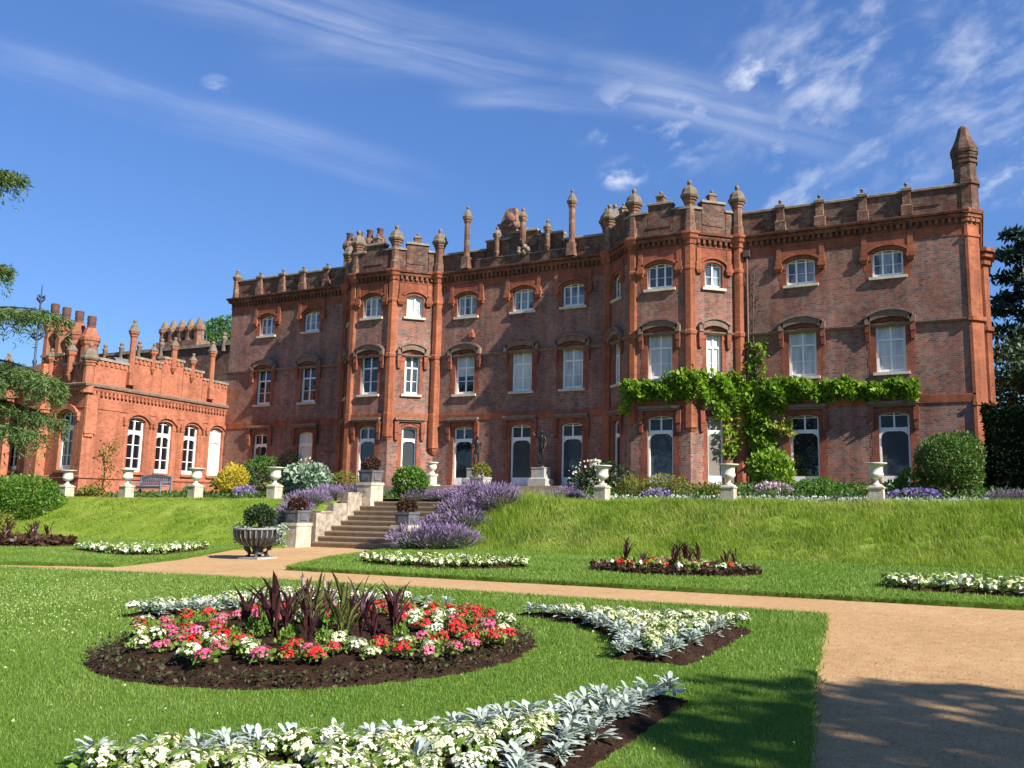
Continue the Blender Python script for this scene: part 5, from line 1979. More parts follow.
def plant_now(key, x, y, z, where, s=1.0, big=True):
    ms = PM[key, big][gp.randrange(4)]
    lab = WORD[key] + ' plant ' + where
    grp = WORD[key] + ' plants ' + where
    sc = s * gp.uniform(.85, 1.2)
    rz = gp.uniform(0, 6.28)
    if big and len(ms) > 1:
        t_ = thing(NAMEK[key], (x, y, z), lab, 'plant', grp, rz)
        t_.scale = (sc,) * 3
        for nm, me in ms:
            o = bpy.data.objects.new(nm, me)
            COL.objects.link(o)
            o.parent = t_
        return
    if len(ms) == 1:
        o = bpy.data.objects.new(NAMEK[key], ms[0][1])
    else:
        o = thing(NAMEK[key], (x, y, z), lab, 'plant', grp, rz)
        for nm, me in ms:
            c_ = bpy.data.objects.new(nm, me)
            COL.objects.link(c_)
            c_.parent = o
        o.scale = (sc,) * 3
        return
    COL.objects.link(o)
    o.location = (x, y, z)
    o.rotation_euler = (0, 0, rz)
    o.scale = (sc,) * 3
    tag(o, lab, 'plant', grp)


def inside(p, poly):
    x, y = p
    c = False
    for (x0, y0), (x1, y1) in zip(poly, poly[1:] + poly[:1]):
        if (y0 > y) != (y1 > y) and x < (x1 - x0) * (y - y0) / (y1 - y0) + x0:
            c = not c
    return c


def edge_dist(p, poly):
    best = 9
    P = Vector(p)
    for a, b in zip(poly, poly[1:] + poly[:1]):
        a, b = Vector(a), Vector(b)
        d = b - a
        f = max(0, min(1, (P - a).dot(d) / max(1e-9, d.length_squared)))
        best = min(best, (a + d * f - P).length)
    return best


def scatter(poly, gap, seed, margin=0.0, tries=6000):
    g = random.Random(seed)
    xs, ys = [p[0] for p in poly], [p[1] for p in poly]
    pts = []
    for _ in range(tries):
        p = (g.uniform(min(xs), max(xs)), g.uniform(min(ys), max(ys)))
        if inside(p, poly) and edge_dist(p, poly) > margin and all((p[0] - q[0]) ** 2 + (p[1] - q[1]) ** 2 > gap * gap for q in pts):
            pts.append(p)
    return pts


def bed(poly, z, hgt_, label, seed=1, edge=.18):
    """heaped soil inside a cut grass edge; returns a height function"""
    xs, ys = [p[0] for p in poly], [p[1] for p in poly]
    step = .075 if z < .07 else .15
    g = np.random.default_rng(seed)
    nx, ny = int((max(xs) - min(xs)) / step) + 3, int((max(ys) - min(ys)) / step) + 3
    V, idx = [], {}
    H = lambda p: z - .035 + hgt_ * min(1, edge_dist(p, poly) / edge) ** .7
    for j in range(ny):
        for i in range(nx):
            p = (min(xs) - step + i * step, min(ys) - step + j * step)
            ins = inside(p, poly)
            dd = edge_dist(p, poly)
            if ins or dd < step * .9:
                if not ins:
                    h = z - .03
                else:
                    h = H(p) + g.normal(0, .014) + (.02 if g.random() < .12 else 0)
                idx[i, j] = len(V)
                V.append((p[0], p[1], h + .012))
    F = [(idx[i, j], idx[i + 1, j], idx[i + 1, j + 1], idx[i, j + 1]) for (i, j) in idx if (i + 1, j) in idx and (i + 1, j + 1) in idx and (i, j + 1) in idx]
    o = arr_mesh('flower_bed', np.array(V), np.array(F), 'soil', smooth=False)
    cx, cy = sum(xs) / len(xs), sum(ys) / len(ys)
    o.data.transform(Matrix.Translation((-cx, -cy, -z)))
    o.location = (cx, cy, z)
    tag(o, label, 'flower bed', 'flower beds cut into the lawns')
    BEDS.append((poly, z))
    return H


BEDS = []
BC = (-6.1, 7.0)
circ = lambda r, n=48, c=BC, sx=1.0: [(c[0] + r * sx * math.cos(k * 2 * math.pi / n), c[1] + r * math.sin(k * 2 * math.pi / n)) for k in range(n)]


def spandrel(c, sx, sy, half, r, cut=.25, a0=8, a1=82, hy=None):
    hy = hy or half
    """corner bed: square outside, hollowed by the circle of grass around the round bed"""
    arcp = [(c[0] + sx * r * math.cos(math.radians(a0 + (a1 - a0) * k / 14)), c[1] + sy * r * math.sin(math.radians(a0 + (a1 - a0) * k / 14))) for k in range(15)]
    return arcp + [(c[0] + sx * cut * 2.4, c[1] + sy * half)] * 0 + [(arcp[-1][0], c[1] + sy * hy), (c[0] + sx * (half - .12), c[1] + sy * hy), (c[0] + sx * half, c[1] + sy * (hy - .12)), (c[0] + sx * half, arcp[0][1])]


FRONT = [(BC[0] + 3.82 * math.cos(math.radians(q)), BC[1] - 3.82 * math.sin(math.radians(q))) for q in range(11, 66, 4)] + [(-4.62, 3.62), (-4.45, 3.2), (-3.7, 2.5), (-2.0, 2.5), (-2.02, 6.3)]
H0 = bed(circ(2.14), LZ, .13, 'large round bed of dark soil with a ring of red and white begonias', 1, .5)
HB = bed(spandrel(BC, -1, 1, 3.62, 2.95, hy=3.12), LZ, .10, 'long crescent corner bed of silver and white plants behind the round bed', 2)
HR = bed(spandrel(BC, 1, 1, 3.66, 2.93, a0=11, a1=79, hy=3.05), LZ, .10, 'triangular corner bed of silver and white plants beside the gravel path', 3)
HF = bed(FRONT, LZ, .10, 'corner bed of white and silver plants nearest the camera', 4)

g = random.Random(4)
pts = scatter(circ(1.93), .205, 5, 0, 9000)
for x, y in pts:
    r = math.hypot(x - BC[0], y - BC[1])
    if r < .75 or (r < 1.05 and g.random() < .5): continue
    a = math.atan2(y - BC[1], x - BC[0])
    if -2.6 < a < -.5 and r > 1.80: continue
    if g.random() < .10: continue
    key = g.choices(['red', 'pink', 'white', 'cream'], [44, 25, 19, 12])[0]
    plant_at(key, x, y, LZ + .10, 'in the ring of the round bed', .98)

for H_, poly, where, seed in [(HB, spandrel(BC, -1, 1, 3.62, 2.95, hy=3.12), 'in the crescent bed behind the round bed', 6), (HR, spandrel(BC, 1, 1, 3.66, 2.93, a0=11, a1=79, hy=3.05), 'in the triangular bed by the path', 7), (HF, FRONT, 'in the corner bed nearest the camera', 8)]:
    for x, y in scatter(poly, {6: .16, 7: .145, 8: .142}[seed], seed, .07, 12000):
        e = edge_dist((x, y), poly)
        arcd = math.hypot(x - BC[0], y - BC[1]) - (3.82 if seed == 8 else 2.94)
        key = 'silver' if (arcd < (.19 if seed == 7 else .30 if seed == 8 else .22) or g.random() < .07) else ('white' if g.random() < .4 else 'cream')
        if seed == 6 and g.random() < .35: key = 'silver'
        if seed == 7 and (x - BC[0]) > 3.66 - .20 and (y - BC[1]) < 2.9 : continue
        if seed == 7 and (x - BC[0]) > 3.66 - .38 and (y - BC[1]) < 2.9: key = 'silver'
        if seed == 8:
            if x > -2.14: continue
            if x > -2.40: key = 'silver'
            if g.random() < .10: continue
            if key != 'silver' and x < -3.5 and g.random() < .30: key = 'silver'
        plant_at(key, x, y, LZ + .055, where, .92 if key != 'silver' else .88)


# purple-leaved cannas
def canna_meshes(seed, mat, h):
    g = np.random.default_rng(seed)
    V, F = [], []
    c = 0
    for i in range(int(g.integers(7, 10))):
        a = g.uniform(0, 6.28)
        tl = g.uniform(.03, .45)
        L = h * g.uniform(.4, .8)
        z0 = h * g.uniform(.02, .42)
        d0 = Vector((math.sin(tl) * math.cos(a), math.sin(tl) * math.sin(a), math.cos(tl)))
        side = d0.cross(Vector((math.cos(a + .5), math.sin(a + .5), .2))).normalized()
        bend = Vector((math.cos(a), math.sin(a), -.3)) * g.uniform(.0, .9)
        ww = L * g.uniform(.034, .072)
        base = Vector((g.normal(0, .03), g.normal(0, .03), z0))
        rows = []
        for q in range(8):
            f = q / 7
            p_ = base + d0 * L * f + bend * L * max(0, f - .35) ** 2
            w_ = ww * (math.sin(math.pi * min(1, (.10 + f * .90))) ** .8 * .96 + .04) * (1 if f < .99 else .1)
            if f < .2: w_ *= .45
            fold = d0.cross(side) * w_ * .45
            rows.append((p_ - side * w_ + fold, p_, p_ + side * w_ + fold))
        for r0, r1 in zip(rows, rows[1:]):
            for u in range(2):
                V += [r0[u], r0[u + 1], r1[u + 1], r1[u]]
                F.append((c, c + 1, c + 2, c + 3))
                c += 4
    o = arr_mesh('leaves', np.array([tuple(x) for x in V]), np.array(F), mat)
    me = o.data
    bpy.data.objects.remove(o)
    m = MB()
    m.tube([(0, 0, -.03), (.01, 0, h * .35), (0, .01, h * .62)], [.018, .014, .006], 6)
    return me, m.mesh('stem', mat)


CN = [canna_meshes(s_, 'leaf_canna', 1.0) for s_ in (1, 2, 3)] + [canna_meshes(s_, 'leaf_canna_green', .9) for s_ in (4, 5)]


def canna(x, y, z, k, s, lab, grp, rz):
    t_ = thing('canna', (x, y, z), lab, 'canna', grp, rz)
    t_.scale = (s, s, s)
    for me, nm in zip(CN[k], ('leaves', 'stem')):
        o = bpy.data.objects.new(nm, me)
        COL.objects.link(o)
        o.parent = t_


for x, y, k, s_ in [(-6.9, 7.0, 1, .62), (-6.75, 7.5, 3, .62), (-6.5, 7.7, 4, .60), (-6.35, 6.95, 0, .78), (-6.2, 7.35, 4, .66), (-5.75, 6.9, 2, .56), (-5.75, 7.45, 0, .66), (-5.4, 7.3, 1, .70),
                    (-5.2, 7.6, 2, .70), (-6.0, 7.9, 3, .62), (-6.75, 8.0, 0, .6), (-5.45, 7.9, 1, .64), (-7.15, 7.55, 2, .50), (-5.05, 7.15, 0, .5), (-6.55, 7.25, 2, .6), (-6.05, 7.65, 3, .66), (-5.6, 7.2, 4, .58), (-7.0, 7.3, 4, .55), (-5.3, 7.0, 3, .5), (-6.85, 7.75, 0, .66)]:
    lab = 'dark purple canna in the middle of the round bed' if k < 3 else 'bronze-green canna in the middle of the round bed'
    canna(-6.12 + (x + .2 + 5.88) * .80, y - .42, LZ + .09, k, s_, lab, lab.replace('canna', 'cannas'), g.uniform(0, 6.28))
for i in range(16):                                                # low leafy seedlings between them
    a, r = g.uniform(0, 6.28), g.uniform(.3, 1.0)
    o = bpy.data.objects.new('seedling', PM['white', True][i % 4][0][1])
    COL.objects.link(o)
    o.location = (BC[0] + r * math.cos(a), BC[1] + r * math.sin(a), LZ + .09)
    o.scale = (.8, .8, 1.3)
    tag(o, 'small green leafy plant on the bare soil of the round bed', 'plant', 'green seedlings in the round bed')

n = 2600
gg = np.random.default_rng(16)
a, r = gg.uniform(0, 6.28, n), 2.10 - .34 * gg.uniform(0, 1, n) ** 1.3
P = np.stack([BC[0] + r * np.cos(a), BC[1] + r * np.sin(a), LZ + .02 + gg.uniform(.0, .10, n)], 1)
V, F = leaves(P, .038, .4, None, .6, gg)
tag(arr_mesh('edging_plants', V, F, 'leaf_edging'), 'low dark olive edging growing round the rim of the large round bed', 'bedding', kind='stuff')
# ---- beds on the lawns below the bank
lens = lambda c, a, b, sx, n=30: [(c[0] + a * math.cos(k * 2 * math.pi / n), c[1] + b * math.sin(k * 2 * math.pi / n)) for k in range(n)]
FB = (-6.0, 17.45)
H1 = bed(lens(FB, 1.85, 1.0, 1, 36), FZ, .14, 'round bed of dark leaves and red flowers below the right-hand bank', 11, .5)
for x, y in scatter(lens(FB, 1.45, .72, 1), .20, 12):
    if g.random() < .08: continue
    plant_at(g.choices(['red', 'pink', 'white'], [50, 20, 30])[0], x, y, FZ + .1, 'in the round bed below the right-hand bank', .9, False)
for x, y, k, s_ in [(-7.2, 18.5, 0, .82), (-6.75, 18.4, 1, .5), (-6.1, 19.0, 2, .78), (-5.95, 19.3, 1, .82), (-5.6, 18.9, 0, .72), (-5.0, 18.6, 2, .66), (-6.3, 19.5, 0, .62), (-4.85, 18.9, 1, .62), (-5.75, 18.5, 2, .6)]:
    canna(x + .22, 17.3 + (y - 18.8) * .5, FZ + .1, k, s_ * .88, 'dark red-leaved canna in the round bed below the right-hand bank', 'cannas in the far round bed', g.uniform(0, 6.28))
n = 2600
gg = np.random.default_rng(6)
a, r = gg.uniform(0, 6.28, n), 1.0 - .28 * gg.uniform(0, 1, n) ** 1.6
P = np.stack([FB[0] + 1.85 * r * np.cos(a), FB[1] + 1.0 * r * np.sin(a), FZ + gg.uniform(.03, .12, n)], 1)
V, F = leaves(P, .075, .2, None, .8, gg)
tag(arr_mesh('edging_plants', V, F, 'leaf_bronze'), 'dark bronze-leaved edging round the far red bed', 'bedding', kind='stuff')


def far_bed(poly, seed, label, where, keys, wts, gap=.25, s=.95):
    bed(poly, FZ, .08, label, seed)
    for x, y in scatter(poly, gap, seed + 1, .08):
        plant_at(g.choices(keys, wts)[0], x, y, FZ + .05, where, s, False)


far_bed([(-13.6, 16.5), (-12.4, 15.7), (-10.8, 15.45), (-9.6, 15.9), (-9.0, 16.9), (-10.6, 17.4), (-12.6, 17.3)], 21, 'white flowered corner bed on the lawn just right of the steps',
        'in the white corner bed right of the steps', ['cream', 'white', 'silver'], [60, 30, 10], .19)
far_bed([(-1.75, 16.2), (-1.2, 15.6), (.6, 15.35), (2.4, 15.35), (2.4, 17.5), (-.5, 17.4), (-1.5, 16.9)], 23, 'white flowered corner bed at the far right end of the lawn',
        'in the white bed at the far right of the lawn', ['cream', 'white', 'silver'], [55, 37, 8], .19)
far_bed([(-23.1, 15.9), (-21.0, 15.2), (-19.6, 14.9), (-18.95, 15.4), (-19.6, 17.0), (-20.3, 18.2), (-20.9, 18.3), (-21.6, 16.9), (-22.7, 16.4)], 25, 'white flowered corner bed on the lawn left of the black urn',
        'in the white corner bed left of the black urn', ['cream', 'white', 'silver'], [58, 34, 8], .20, .95)
LB_ = (-27.3, 16.9)
bed(lens(LB_, 2.6, 1.15, 1, 36), FZ, .14, 'round bed of dark bronze plants at the left edge of the view', 27, .5)
a, r = gg.uniform(0, 6.28, 3400), np.sqrt(gg.uniform(0, 1, 3400))
P = np.stack([LB_[0] + 2.5 * r * np.cos(a), LB_[1] + 1.08 * r * np.sin(a), FZ + gg.uniform(.05, .20, 3400)], 1)
V, F = leaves(P, .14, .5, None, .7, gg)
tag(arr_mesh('bedding_plants', V, F, 'leaf_bronze'), 'dark bronze-leaved bedding filling the round bed at the left edge', 'bedding', kind='stuff')
for x, y, k, s_ in [(-28.4, 17.5, 2, .8), (-27.9, 17.9, 0, .85), (-27.4, 17.6, 1, .9), (-26.9, 18.2, 0, .95), (-26.6, 17.8, 2, .85), (-28.7, 18.0, 1, .7), (-27.1, 17.2, 2, .7), (-26.4, 18.3, 1, .8)]:
    canna(x + .2, 16.9 + (y - 17.8) * .8, FZ + .1, k, s_ * .9, 'dark red-leaved canna in the round bed at the left edge', 'cannas in the left-hand bed', g.uniform(0, 6.28))

# the nearest begonias are plants of their own, the rest of the far beds one mass of flowers
QUEUE.sort(key=lambda q: math.hypot(q[1], q[2]))
nb, far = 0, []
for q in QUEUE:
    if q[0] == 'silver':
        plant_now(*q)
    elif nb < 298:
        nb += 1
        plant_now(*q)
    else:
        far.append(q)
for key, nm, ix, mt in (('all', 'begonia_leaves', 0, 'leaf_begonia'), ('cream', 'begonia_blooms', 1, 'flower_cream'), ('white', 'begonia_blooms', 1, 'flower_white'), ('red', 'begonia_blooms', 1, 'flower_red'), ('pink', 'begonia_blooms', 1, 'flower_pink')):
    Vs, Fs, off = [], [], 0
    gq = random.Random(31)
    for (k_, x, y, z, where, sc, big) in far:
        i_, j_, a_ = gq.randrange(4), gq.uniform(.85, 1.2), gq.uniform(0, 6.28)
        if key != 'all' and k_ != key:
            continue
        me = PM['cream', False][i_][ix][1]
        v = np.empty(len(me.vertices) * 3)
        me.vertices.foreach_get('co', v)
        f = np.empty(len(me.loops), dtype=np.int32)
        me.loops.foreach_get('vertex_index', f)
        v = v.reshape(-1, 3) * sc * j_
        v = np.stack([v[:, 0] * math.cos(a_) - v[:, 1] * math.sin(a_), v[:, 0] * math.sin(a_) + v[:, 1] * math.cos(a_), v[:, 2]], 1) + np.array([x, y, z])
        Vs.append(v)
        Fs.append(f.reshape(-1, 4) + off)
        off += len(v)
    if Vs:
        tag(arr_mesh(nm, np.concatenate(Vs), np.concatenate(Fs), mt), ('leaves' if ix == 0 else key + ' blooms') + ' of the begonias massed in the farthest beds', 'bedding', kind='stuff')

# ------------------------------------------------------------------ grass
def poly_mask(P, poly):
    c = np.zeros(len(P), bool)
    for (x0, y0), (x1, y1) in zip(poly, poly[1:] + poly[:1]):
        if y0 == y1: continue
        k = ((y0 > P[:, 1]) != (y1 > P[:, 1])) & (P[:, 0] < (x1 - x0) * (P[:, 1] - y0) / (y1 - y0) + x0)
        c ^= k
    return c


def blades(P, h, w, mat, name, label, seed, lean=.35):
    g = np.random.default_rng(seed)
    n = len(P)
    a = g.uniform(0, 6.28, n)
    hh = h * g.uniform(.5, 1.3, n)
    s_ = np.stack([np.cos(a), np.sin(a), np.zeros(n)], 1) * (w * g.uniform(.7, 1.3, n))[:, None]
    b = g.uniform(0, 6.28, n)
    ln = hh * g.uniform(0, lean, n) * 2
    T = P + np.stack([np.cos(b) * ln, np.sin(b) * ln, hh], 1)
    V = np.stack([P - s_, P + s_, T], 1).reshape(-1, 3)
    return tag(arr_mesh(name, V, np.arange(3 * n).reshape(n, 3), mat), label, 'grass', kind='stuff')


def on_screen(P, mx=160, my=60):
    x, y, w = project(P)
    return (w > .5) & (x > -mx) & (x < 1024 + mx) & (y > -my) & (y < 768 + my)


g = np.random.default_rng(21)
N = 700000
P = np.stack([g.uniform(-20, -.4, N), 12.2 - 10.7 * g.uniform(0, 1, N), np.full(N, LZ - .004)], 1)
x, y, w = project(P)
keep = on_screen(P, 120, 40) & (g.uniform(0, 1, N) < np.clip(6.5 / np.maximum(w, .1), .16, 1.0) ** 1.15) & poly_mask(P, NEAR)
P = P[keep]
for poly, z in BEDS[:4]:
    P = P[~poly_mask(P, poly)]
P = P[:260000]
w = project(P)[2]
blades(P, .032 * np.clip(w / 9, 1, 1.6), .0032 * np.clip(w / 6, .9, 2.6), 'grass_blade', 'grass', 'short mown grass of the near lawn', 1)

# clover heads, thickest on the left
N = 120000
P = np.stack([g.uniform(-19, -.6, N), g.uniform(2, 12, N), np.full(N, LZ + .03)], 1)
d = .5 + .5 * np.sin(P[:, 0] * .9 + 1.3 * np.sin(P[:, 1] * .8)) * np.sin(P[:, 1] * .7 + P[:, 0] * .3)
d = (.15 + .85 * d ** 1.5) * np.clip((-P[:, 0] - 6) / 5, .05, 1)
P = P[(g.uniform(0, 1, N) < d * .30) & poly_mask(P, NEAR) & on_screen(P)]
for poly, z in BEDS[:4]:
    P = P[~poly_mask(P, poly)]
V, F = leaves(P, .019, .2, None, 1.0, g)
tag(arr_mesh('clover_flowers', V, F, 'clover_white'), 'tiny white clover heads scattered over the near lawn', 'clover', kind='stuff')

# far lawns: short blades
N = 200000
P = np.concatenate([np.stack([g.uniform(-16.5, 3, N), g.uniform(13.9, 22.6, N), np.full(N, FZ - .004)], 1),
                    np.stack([g.uniform(-34, -17.3, N), g.uniform(11.5, 21.0, N), np.full(N, FZ - .004)], 1)])
P = P[(poly_mask(P, FARR) | poly_mask(P, FARL)) & on_screen(P, 80)]
for poly, z in BEDS[4:]:
    P = P[~poly_mask(P, poly)]
P = P[g.permutation(len(P))[:110000]]
blades(P, .05, .009, 'grass_blade', 'grass', 'short mown grass of the lawns below the bank', 2)

# long grass on the bank
N = 190000
P = np.concatenate([np.stack([g.uniform(-16.3, 3, N), g.uniform(22.0, 26.0, N), np.zeros(N)], 1)[:105000],
                    np.stack([g.uniform(-40, -20.6, N), g.uniform(20.2, 24.2, N), np.zeros(N)], 1)[:60000]])
P[:, 2] = hgt(P[:, 0], P[:, 1]) - .03
P = P[on_screen(P, 80)]
tall = .6 + .4 * np.sin(P[:, 0] * 1.3 + np.sin(P[:, 1] * 2)) * np.sin(P[:, 0] * .53 + 2 * P[:, 1])
hh = np.where(P[:, 0] > -18, .20, .10) * (.65 + .6 * tall)
blades(P, hh, .010, 'grass_long', 'long_grass', 'long unmown grass covering the bank', 3, .5)
N = 26000
P = np.stack([g.uniform(-14, 3, N), g.uniform(22.3, 25.6, N), np.zeros(N)], 1)
d = .5 + .5 * np.sin(P[:, 0] * .8 + 1.0) * np.sin(P[:, 0] * .31 + P[:, 1] * 1.7)
P = P[(g.uniform(0, 1, N) < d ** 1.6 * .75) & on_screen(P, 80)]
P[:, 2] = hgt(P[:, 0], P[:, 1]) - .03
blades(P, .24, .008, 'grass_straw', 'dry_grass', 'pale seeding grass stems drifting through the bank', 8, .5)
# tall tussocks beside the lavender
N = 5000
P = np.stack([g.normal(-13.9, .55, N), g.normal(24.6, .8, N), np.zeros(N)], 1)
P = P[(P[:, 0] > -15.2) & (P[:, 1] > 22.4) & (P[:, 1] < 26.4)]
P[:, 2] = hgt(P[:, 0], P[:, 1]) - .03
blades(P, .42, .011, 'grass_long', 'long_grass', 'tall grass tussock right of the lavender drift', 4, .4)
# ragged grass overhanging the cut edges of the path
for poly, z, sd_ in ((NEAR, LZ, 5), (FARR, FZ, 6), (FARL, FZ, 7)):
    P = []
    gg2 = random.Random(sd_)
    for a, b in zip(poly, poly[1:] + poly[:1]):
        L = math.hypot(b[0] - a[0], b[1] - a[1])
        for k in range(int(min(L, 45) * 130)):
            f = gg2.random()
            P.append((a[0] + (b[0] - a[0]) * f + gg2.gauss(0, .03), a[1] + (b[1] - a[1]) * f + gg2.gauss(0, .03), z - .02))
    P = np.array(P)
    P = P[on_screen(P)]
    blades(P, .05, .006, 'grass_blade', 'grass', 'ragged grass along the cut lawn edge', sd_, .8)

# loose crumbs of soil and gravel
for poly, z in BEDS[:4]:
    pass
N = 60000
P = np.stack([g.uniform(-2.2, 4.0, N), 14 - 10.5 * g.uniform(0, 1, N) ** .8, np.full(N, .003)], 1)
P = P[on_screen(P, 60)]
P = P[~poly_mask(P, NEAR)]
V, F = leaves(P, .013, .0, None, .9, g)
V[:, 2] = np.repeat(P[:, 2], 4) + np.tile([.001, .006, .001, .004], len(P))
tag(arr_mesh('gravel_stones', V, F, 'gravel_stone'), 'loose stones on the gravel path', 'gravel', kind='stuff')


# ------------------------------------------------------------------ trees
def conifer_sprays(tips, n_per, size, g, droop=.25, spread=.5):
    P, D = [], []
    for a, b in tips:
        a, b = np.array(a), np.array(b)
        f = g.uniform(.12, 1.05, n_per)
        p_ = a + (b - a) * f[:, None]
        side = np.cross(b - a, [0, 0, 1.0])
        side /= np.linalg.norm(side) + 1e-9
        o = g.normal(0, 1, n_per) * spread * (1.15 - f * .55)
        p_ = p_ + side * o[:, None]
        p_[:, 2] -= np.abs(o) * .25 + g.exponential(droop, n_per) * .8
        P.append(p_)
        D.append(np.repeat((b - a)[None] / np.linalg.norm(b - a), n_per, 0) * .5 + side * np.sign(o)[:, None] * .5)
    return np.concatenate(P), np.concatenate(D)


# cedar whose drooping boughs reach in from the left
cd = thing('cedar_tree', (-32.5, 15.5, 0), 'cedar whose drooping feathery boughs reach in at the left edge', 'tree')
g = np.random.default_rng(44)
m = MB()
m.tube([(-32.5, 15.5, -.2), (-32.4, 15.5, 3), (-32.3, 15.4, 7), (-32.2, 15.5, 12), (-32.1, 15.5, 17)], [.65, .5, .42, .28, .06], 12)
m.build('trunk', 'bark', cd)
BO = [((-32.3, 15.5, 6.9), (-28.5, 15.8, 7.75), (-25.15, 16.0, 7.05)), ((-32.3, 15.5, 5.4), (-28.6, 15.6, 6.45), (-24.75, 16.0, 5.05)), ((-32.3, 15.4, 5.0), (-29.0, 14.6, 6.0), (-25.9, 14.9, 5.0)),
      ((-32.4, 15.5, 3.9), (-29.2, 15.6, 4.65), (-25.45, 15.8, 3.55)), ((-32.3, 15.5, 8.6), (-29.6, 15.8, 9.5), (-27.75, 15.9, 8.8)), ((-32.2, 15.5, 11.4), (-29.8, 15.8, 12.25), (-27.9, 16.0, 11.9)),
      ((-32.3, 15.4, 6.0), (-29.5, 16.6, 6.3), (-26.9, 17.4, 5.1)), ((-32.3, 15.4, 4.6), (-29.5, 16.6, 5.2), (-26.9, 17.4, 4.1)),
      ((-32.3, 15.4, 6.0), (-35, 15.0, 6.6), (-38, 15.0, 5.6)), ((-32.2, 15.4, 8.0), (-34.5, 13, 8.6), (-36, 11.5, 7.6)), ((-32.2, 15.4, 10.0), (-34.5, 17, 10.6), (-35.5, 18, 9.6)), ((-32.2, 15.4, 14), (-30.8, 14.6, 14.6), (-29.9, 14.2, 14.2))]
m = MB()
tips = []
for A, B, C_ in BO:
    A, B, C_ = map(np.array, (A, B, C_))
    m.tube([tuple(A * (1 - f) ** 2 + 2 * B * f * (1 - f) + C_ * f * f) for f in np.linspace(0, 1, 9)], list(np.linspace(.11, .006, 9)), 6)
    for f in np.linspace(.1, 1, 11):
        q = A * (1 - f) ** 2 + 2 * B * f * (1 - f) + C_ * f * f
        for s_ in (-1, 1):
            e = q + np.array([.55, s_ * g.uniform(.3, .9), -.35 * g.uniform(.3, 1)]) * (1.1 - f * .5)
            tips.append((q, e))
m.build('branches', 'bark', cd)
P, D = conifer_sprays(tips, 240, .2, g, .24, .17)
V, F = leaves(P, .18, -.55, D * 1.2, .18, g)
arr_mesh('foliage', V, F, 'leaf_cedar', cd)


def layered_cedar(name, label, base, h, rad_, n_l, mat, seed, n_leaf=5200, size=.42, lo=.25):
    g = np.random.default_rng(seed)
    t_ = thing(name, base, label, 'tree', 'trees beyond the house')
    x, y, z = base
    m = MB()
    m.tube([(x, y, z - .3), (x + .1, y, z + h * .5), (x, y, z + h)], [h * .022, h * .014, .03], 8)
    m.build('trunk', 'bark', t_)
    m = MB()
    P, D = [], []
    for k in range(n_l):
        f = lo + (1 - lo) * (k + g.uniform(0, .8)) / n_l
        zz = z + h * f
        R = rad_ * (1.15 - f) ** .75 * g.uniform(.65, 1.1)
        a = k * 2.4 + g.uniform(-.4, .4)
        e = np.array([x + R * math.cos(a), y + R * math.sin(a), zz + R * g.uniform(-.05, .22)])
        m.tube([(x, y, zz - .2), tuple((np.array([x, y, zz]) + e) / 2 + np.array([0, 0, .15])), tuple(e)], [.10, .06, .02], 5)
        n = int(n_leaf / n_l)
        q = g.uniform(.25, 1.05, n)[:, None]
        pp = np.array([x, y, zz]) * (1 - q) + e * q + g.normal(0, 1, (n, 3)) * np.array([.26, .26, .07]) * R * .8
        P.append(pp)
    m.build('branches', 'bark', t_)
    P = np.concatenate(P)
    V, F = leaves(P, size, .25, None, .4, g)
    arr_mesh('crown', V, F, mat, t_)


layered_cedar('cedar_tree', 'dark blue-green cedar with flat tiered branches beyond the right corner of the house', (3.3, 57, 1.5), 17.0, 4.6, 26, 'leaf_cedar_blue', 61, 8000, .45, .42)


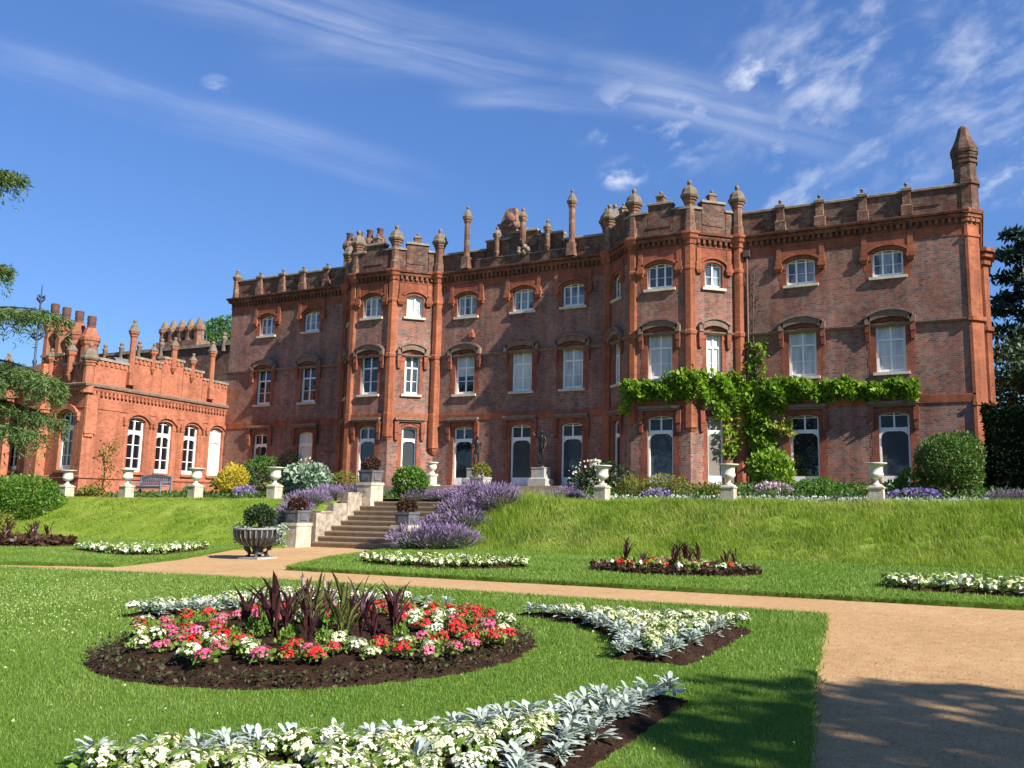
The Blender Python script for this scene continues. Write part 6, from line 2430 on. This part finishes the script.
def broad_tree(name, label, base, h, r, mat, seed, n=6000, size=.35, trunk=.3, group='trees beyond the house', zc=.62, lump=.38):
    g = np.random.default_rng(seed)
    t_ = thing(name, base, label, 'tree', group)
    x, y, z = base
    m = MB()
    m.tube([(x, y, z - .3), (x + .15, y, z + h * .3), (x + .1, y + .1, z + h * .6)], [trunk, trunk * .75, trunk * .35], 8)
    for k in range(7):
        a = k * 2.4
        m.tube([(x + .12, y, z + h * (.3 + .04 * k)), (x + r[0] * .4 * math.cos(a), y + r[1] * .4 * math.sin(a), z + h * .6), (x + r[0] * .75 * math.cos(a), y + r[1] * .75 * math.sin(a), z + h * (.66 + .03 * k))], [trunk * .4, trunk * .2, .02], 5)
    m.build('trunk', 'bark', t_)
    P, d = ell_cloud(n, (x, y, z + h * zc), (r[0], r[1], r[2]), 16, lump, seed, -.85, .5)
    V, F = leaves(P, size, .2, d * .6, .6, g)
    arr_mesh('crown', V, F, mat, t_)
    return t_


broad_tree('yew_tree', 'mid-green bushy tree between the hedge and the tall cedar', (3.0, 44, 1.5), 9.0, (2.5, 2.4, 4.0), 'leaf_dark', 71, 7500, .26, zc=.5)
broad_tree('leafy_tree', 'fresh green tree top showing behind the clustered chimneys', (-89, 80, 0), 26, (4.8, 4.5, 5.0), 'leaf_mid', 72, 7000, .42, .5, zc=.78)
# tall trees out of view to the right: they shade the near gravel and the hedge
broad_tree('shade_tree', 'broad tree standing out of view to the right, its shadow on the gravel', (13.2, 2.6, 0), 10.5, (4.3, 4.0, 3.5), 'leaf_fresh', 73, 9500, .36, .4, 'trees outside the view', zc=.66)
broad_tree('shade_tree', 'tall tree beyond the right edge shading the clipped hedge', (11.5, 27.0, 1.5), 6.8, (3.2, 3.2, 3.4), 'leaf_dark', 74, 5200, .42, .4, 'trees outside the view', zc=.6)

for i, (x, y) in enumerate([(-46, -42), (-36, -52), (-27, -44), (-17, -54), (-7, -46), (4, -52), (14, -44), (25, -50), (36, -42), (-56, -34)]):
    broad_tree('garden_tree', 'broad garden tree far behind the viewpoint, mirrored in the windows', (x, y, 0), 17 + 3 * math.sin(i * 2.3), (6.2, 5, 6.5), ('leaf_dark', 'leaf_mid')[i % 2], 90 + i, 900, 1.5, .5, 'garden trees behind the viewpoint', zc=.6)
# crumbs of earth lying on the beds
g = np.random.default_rng(77)
Ps = []
for (poly, z), hh in zip(BEDS[:4], (H0, HB, HR, HF)):
    for k in range(1500):
        xs, ys = [q[0] for q in poly], [q[1] for q in poly]
        q = (g.uniform(min(xs), max(xs)), g.uniform(min(ys), max(ys)))
        if inside(q, poly):
            Ps.append((q[0], q[1], hh(q) + .012))
V, F = leaves(np.array(Ps), .024, .5, None, .9, g)
tag(arr_mesh('soil_crumbs', V, F, 'soil'), 'crumbs of dark earth lying on the near beds', 'soil', kind='stuff')
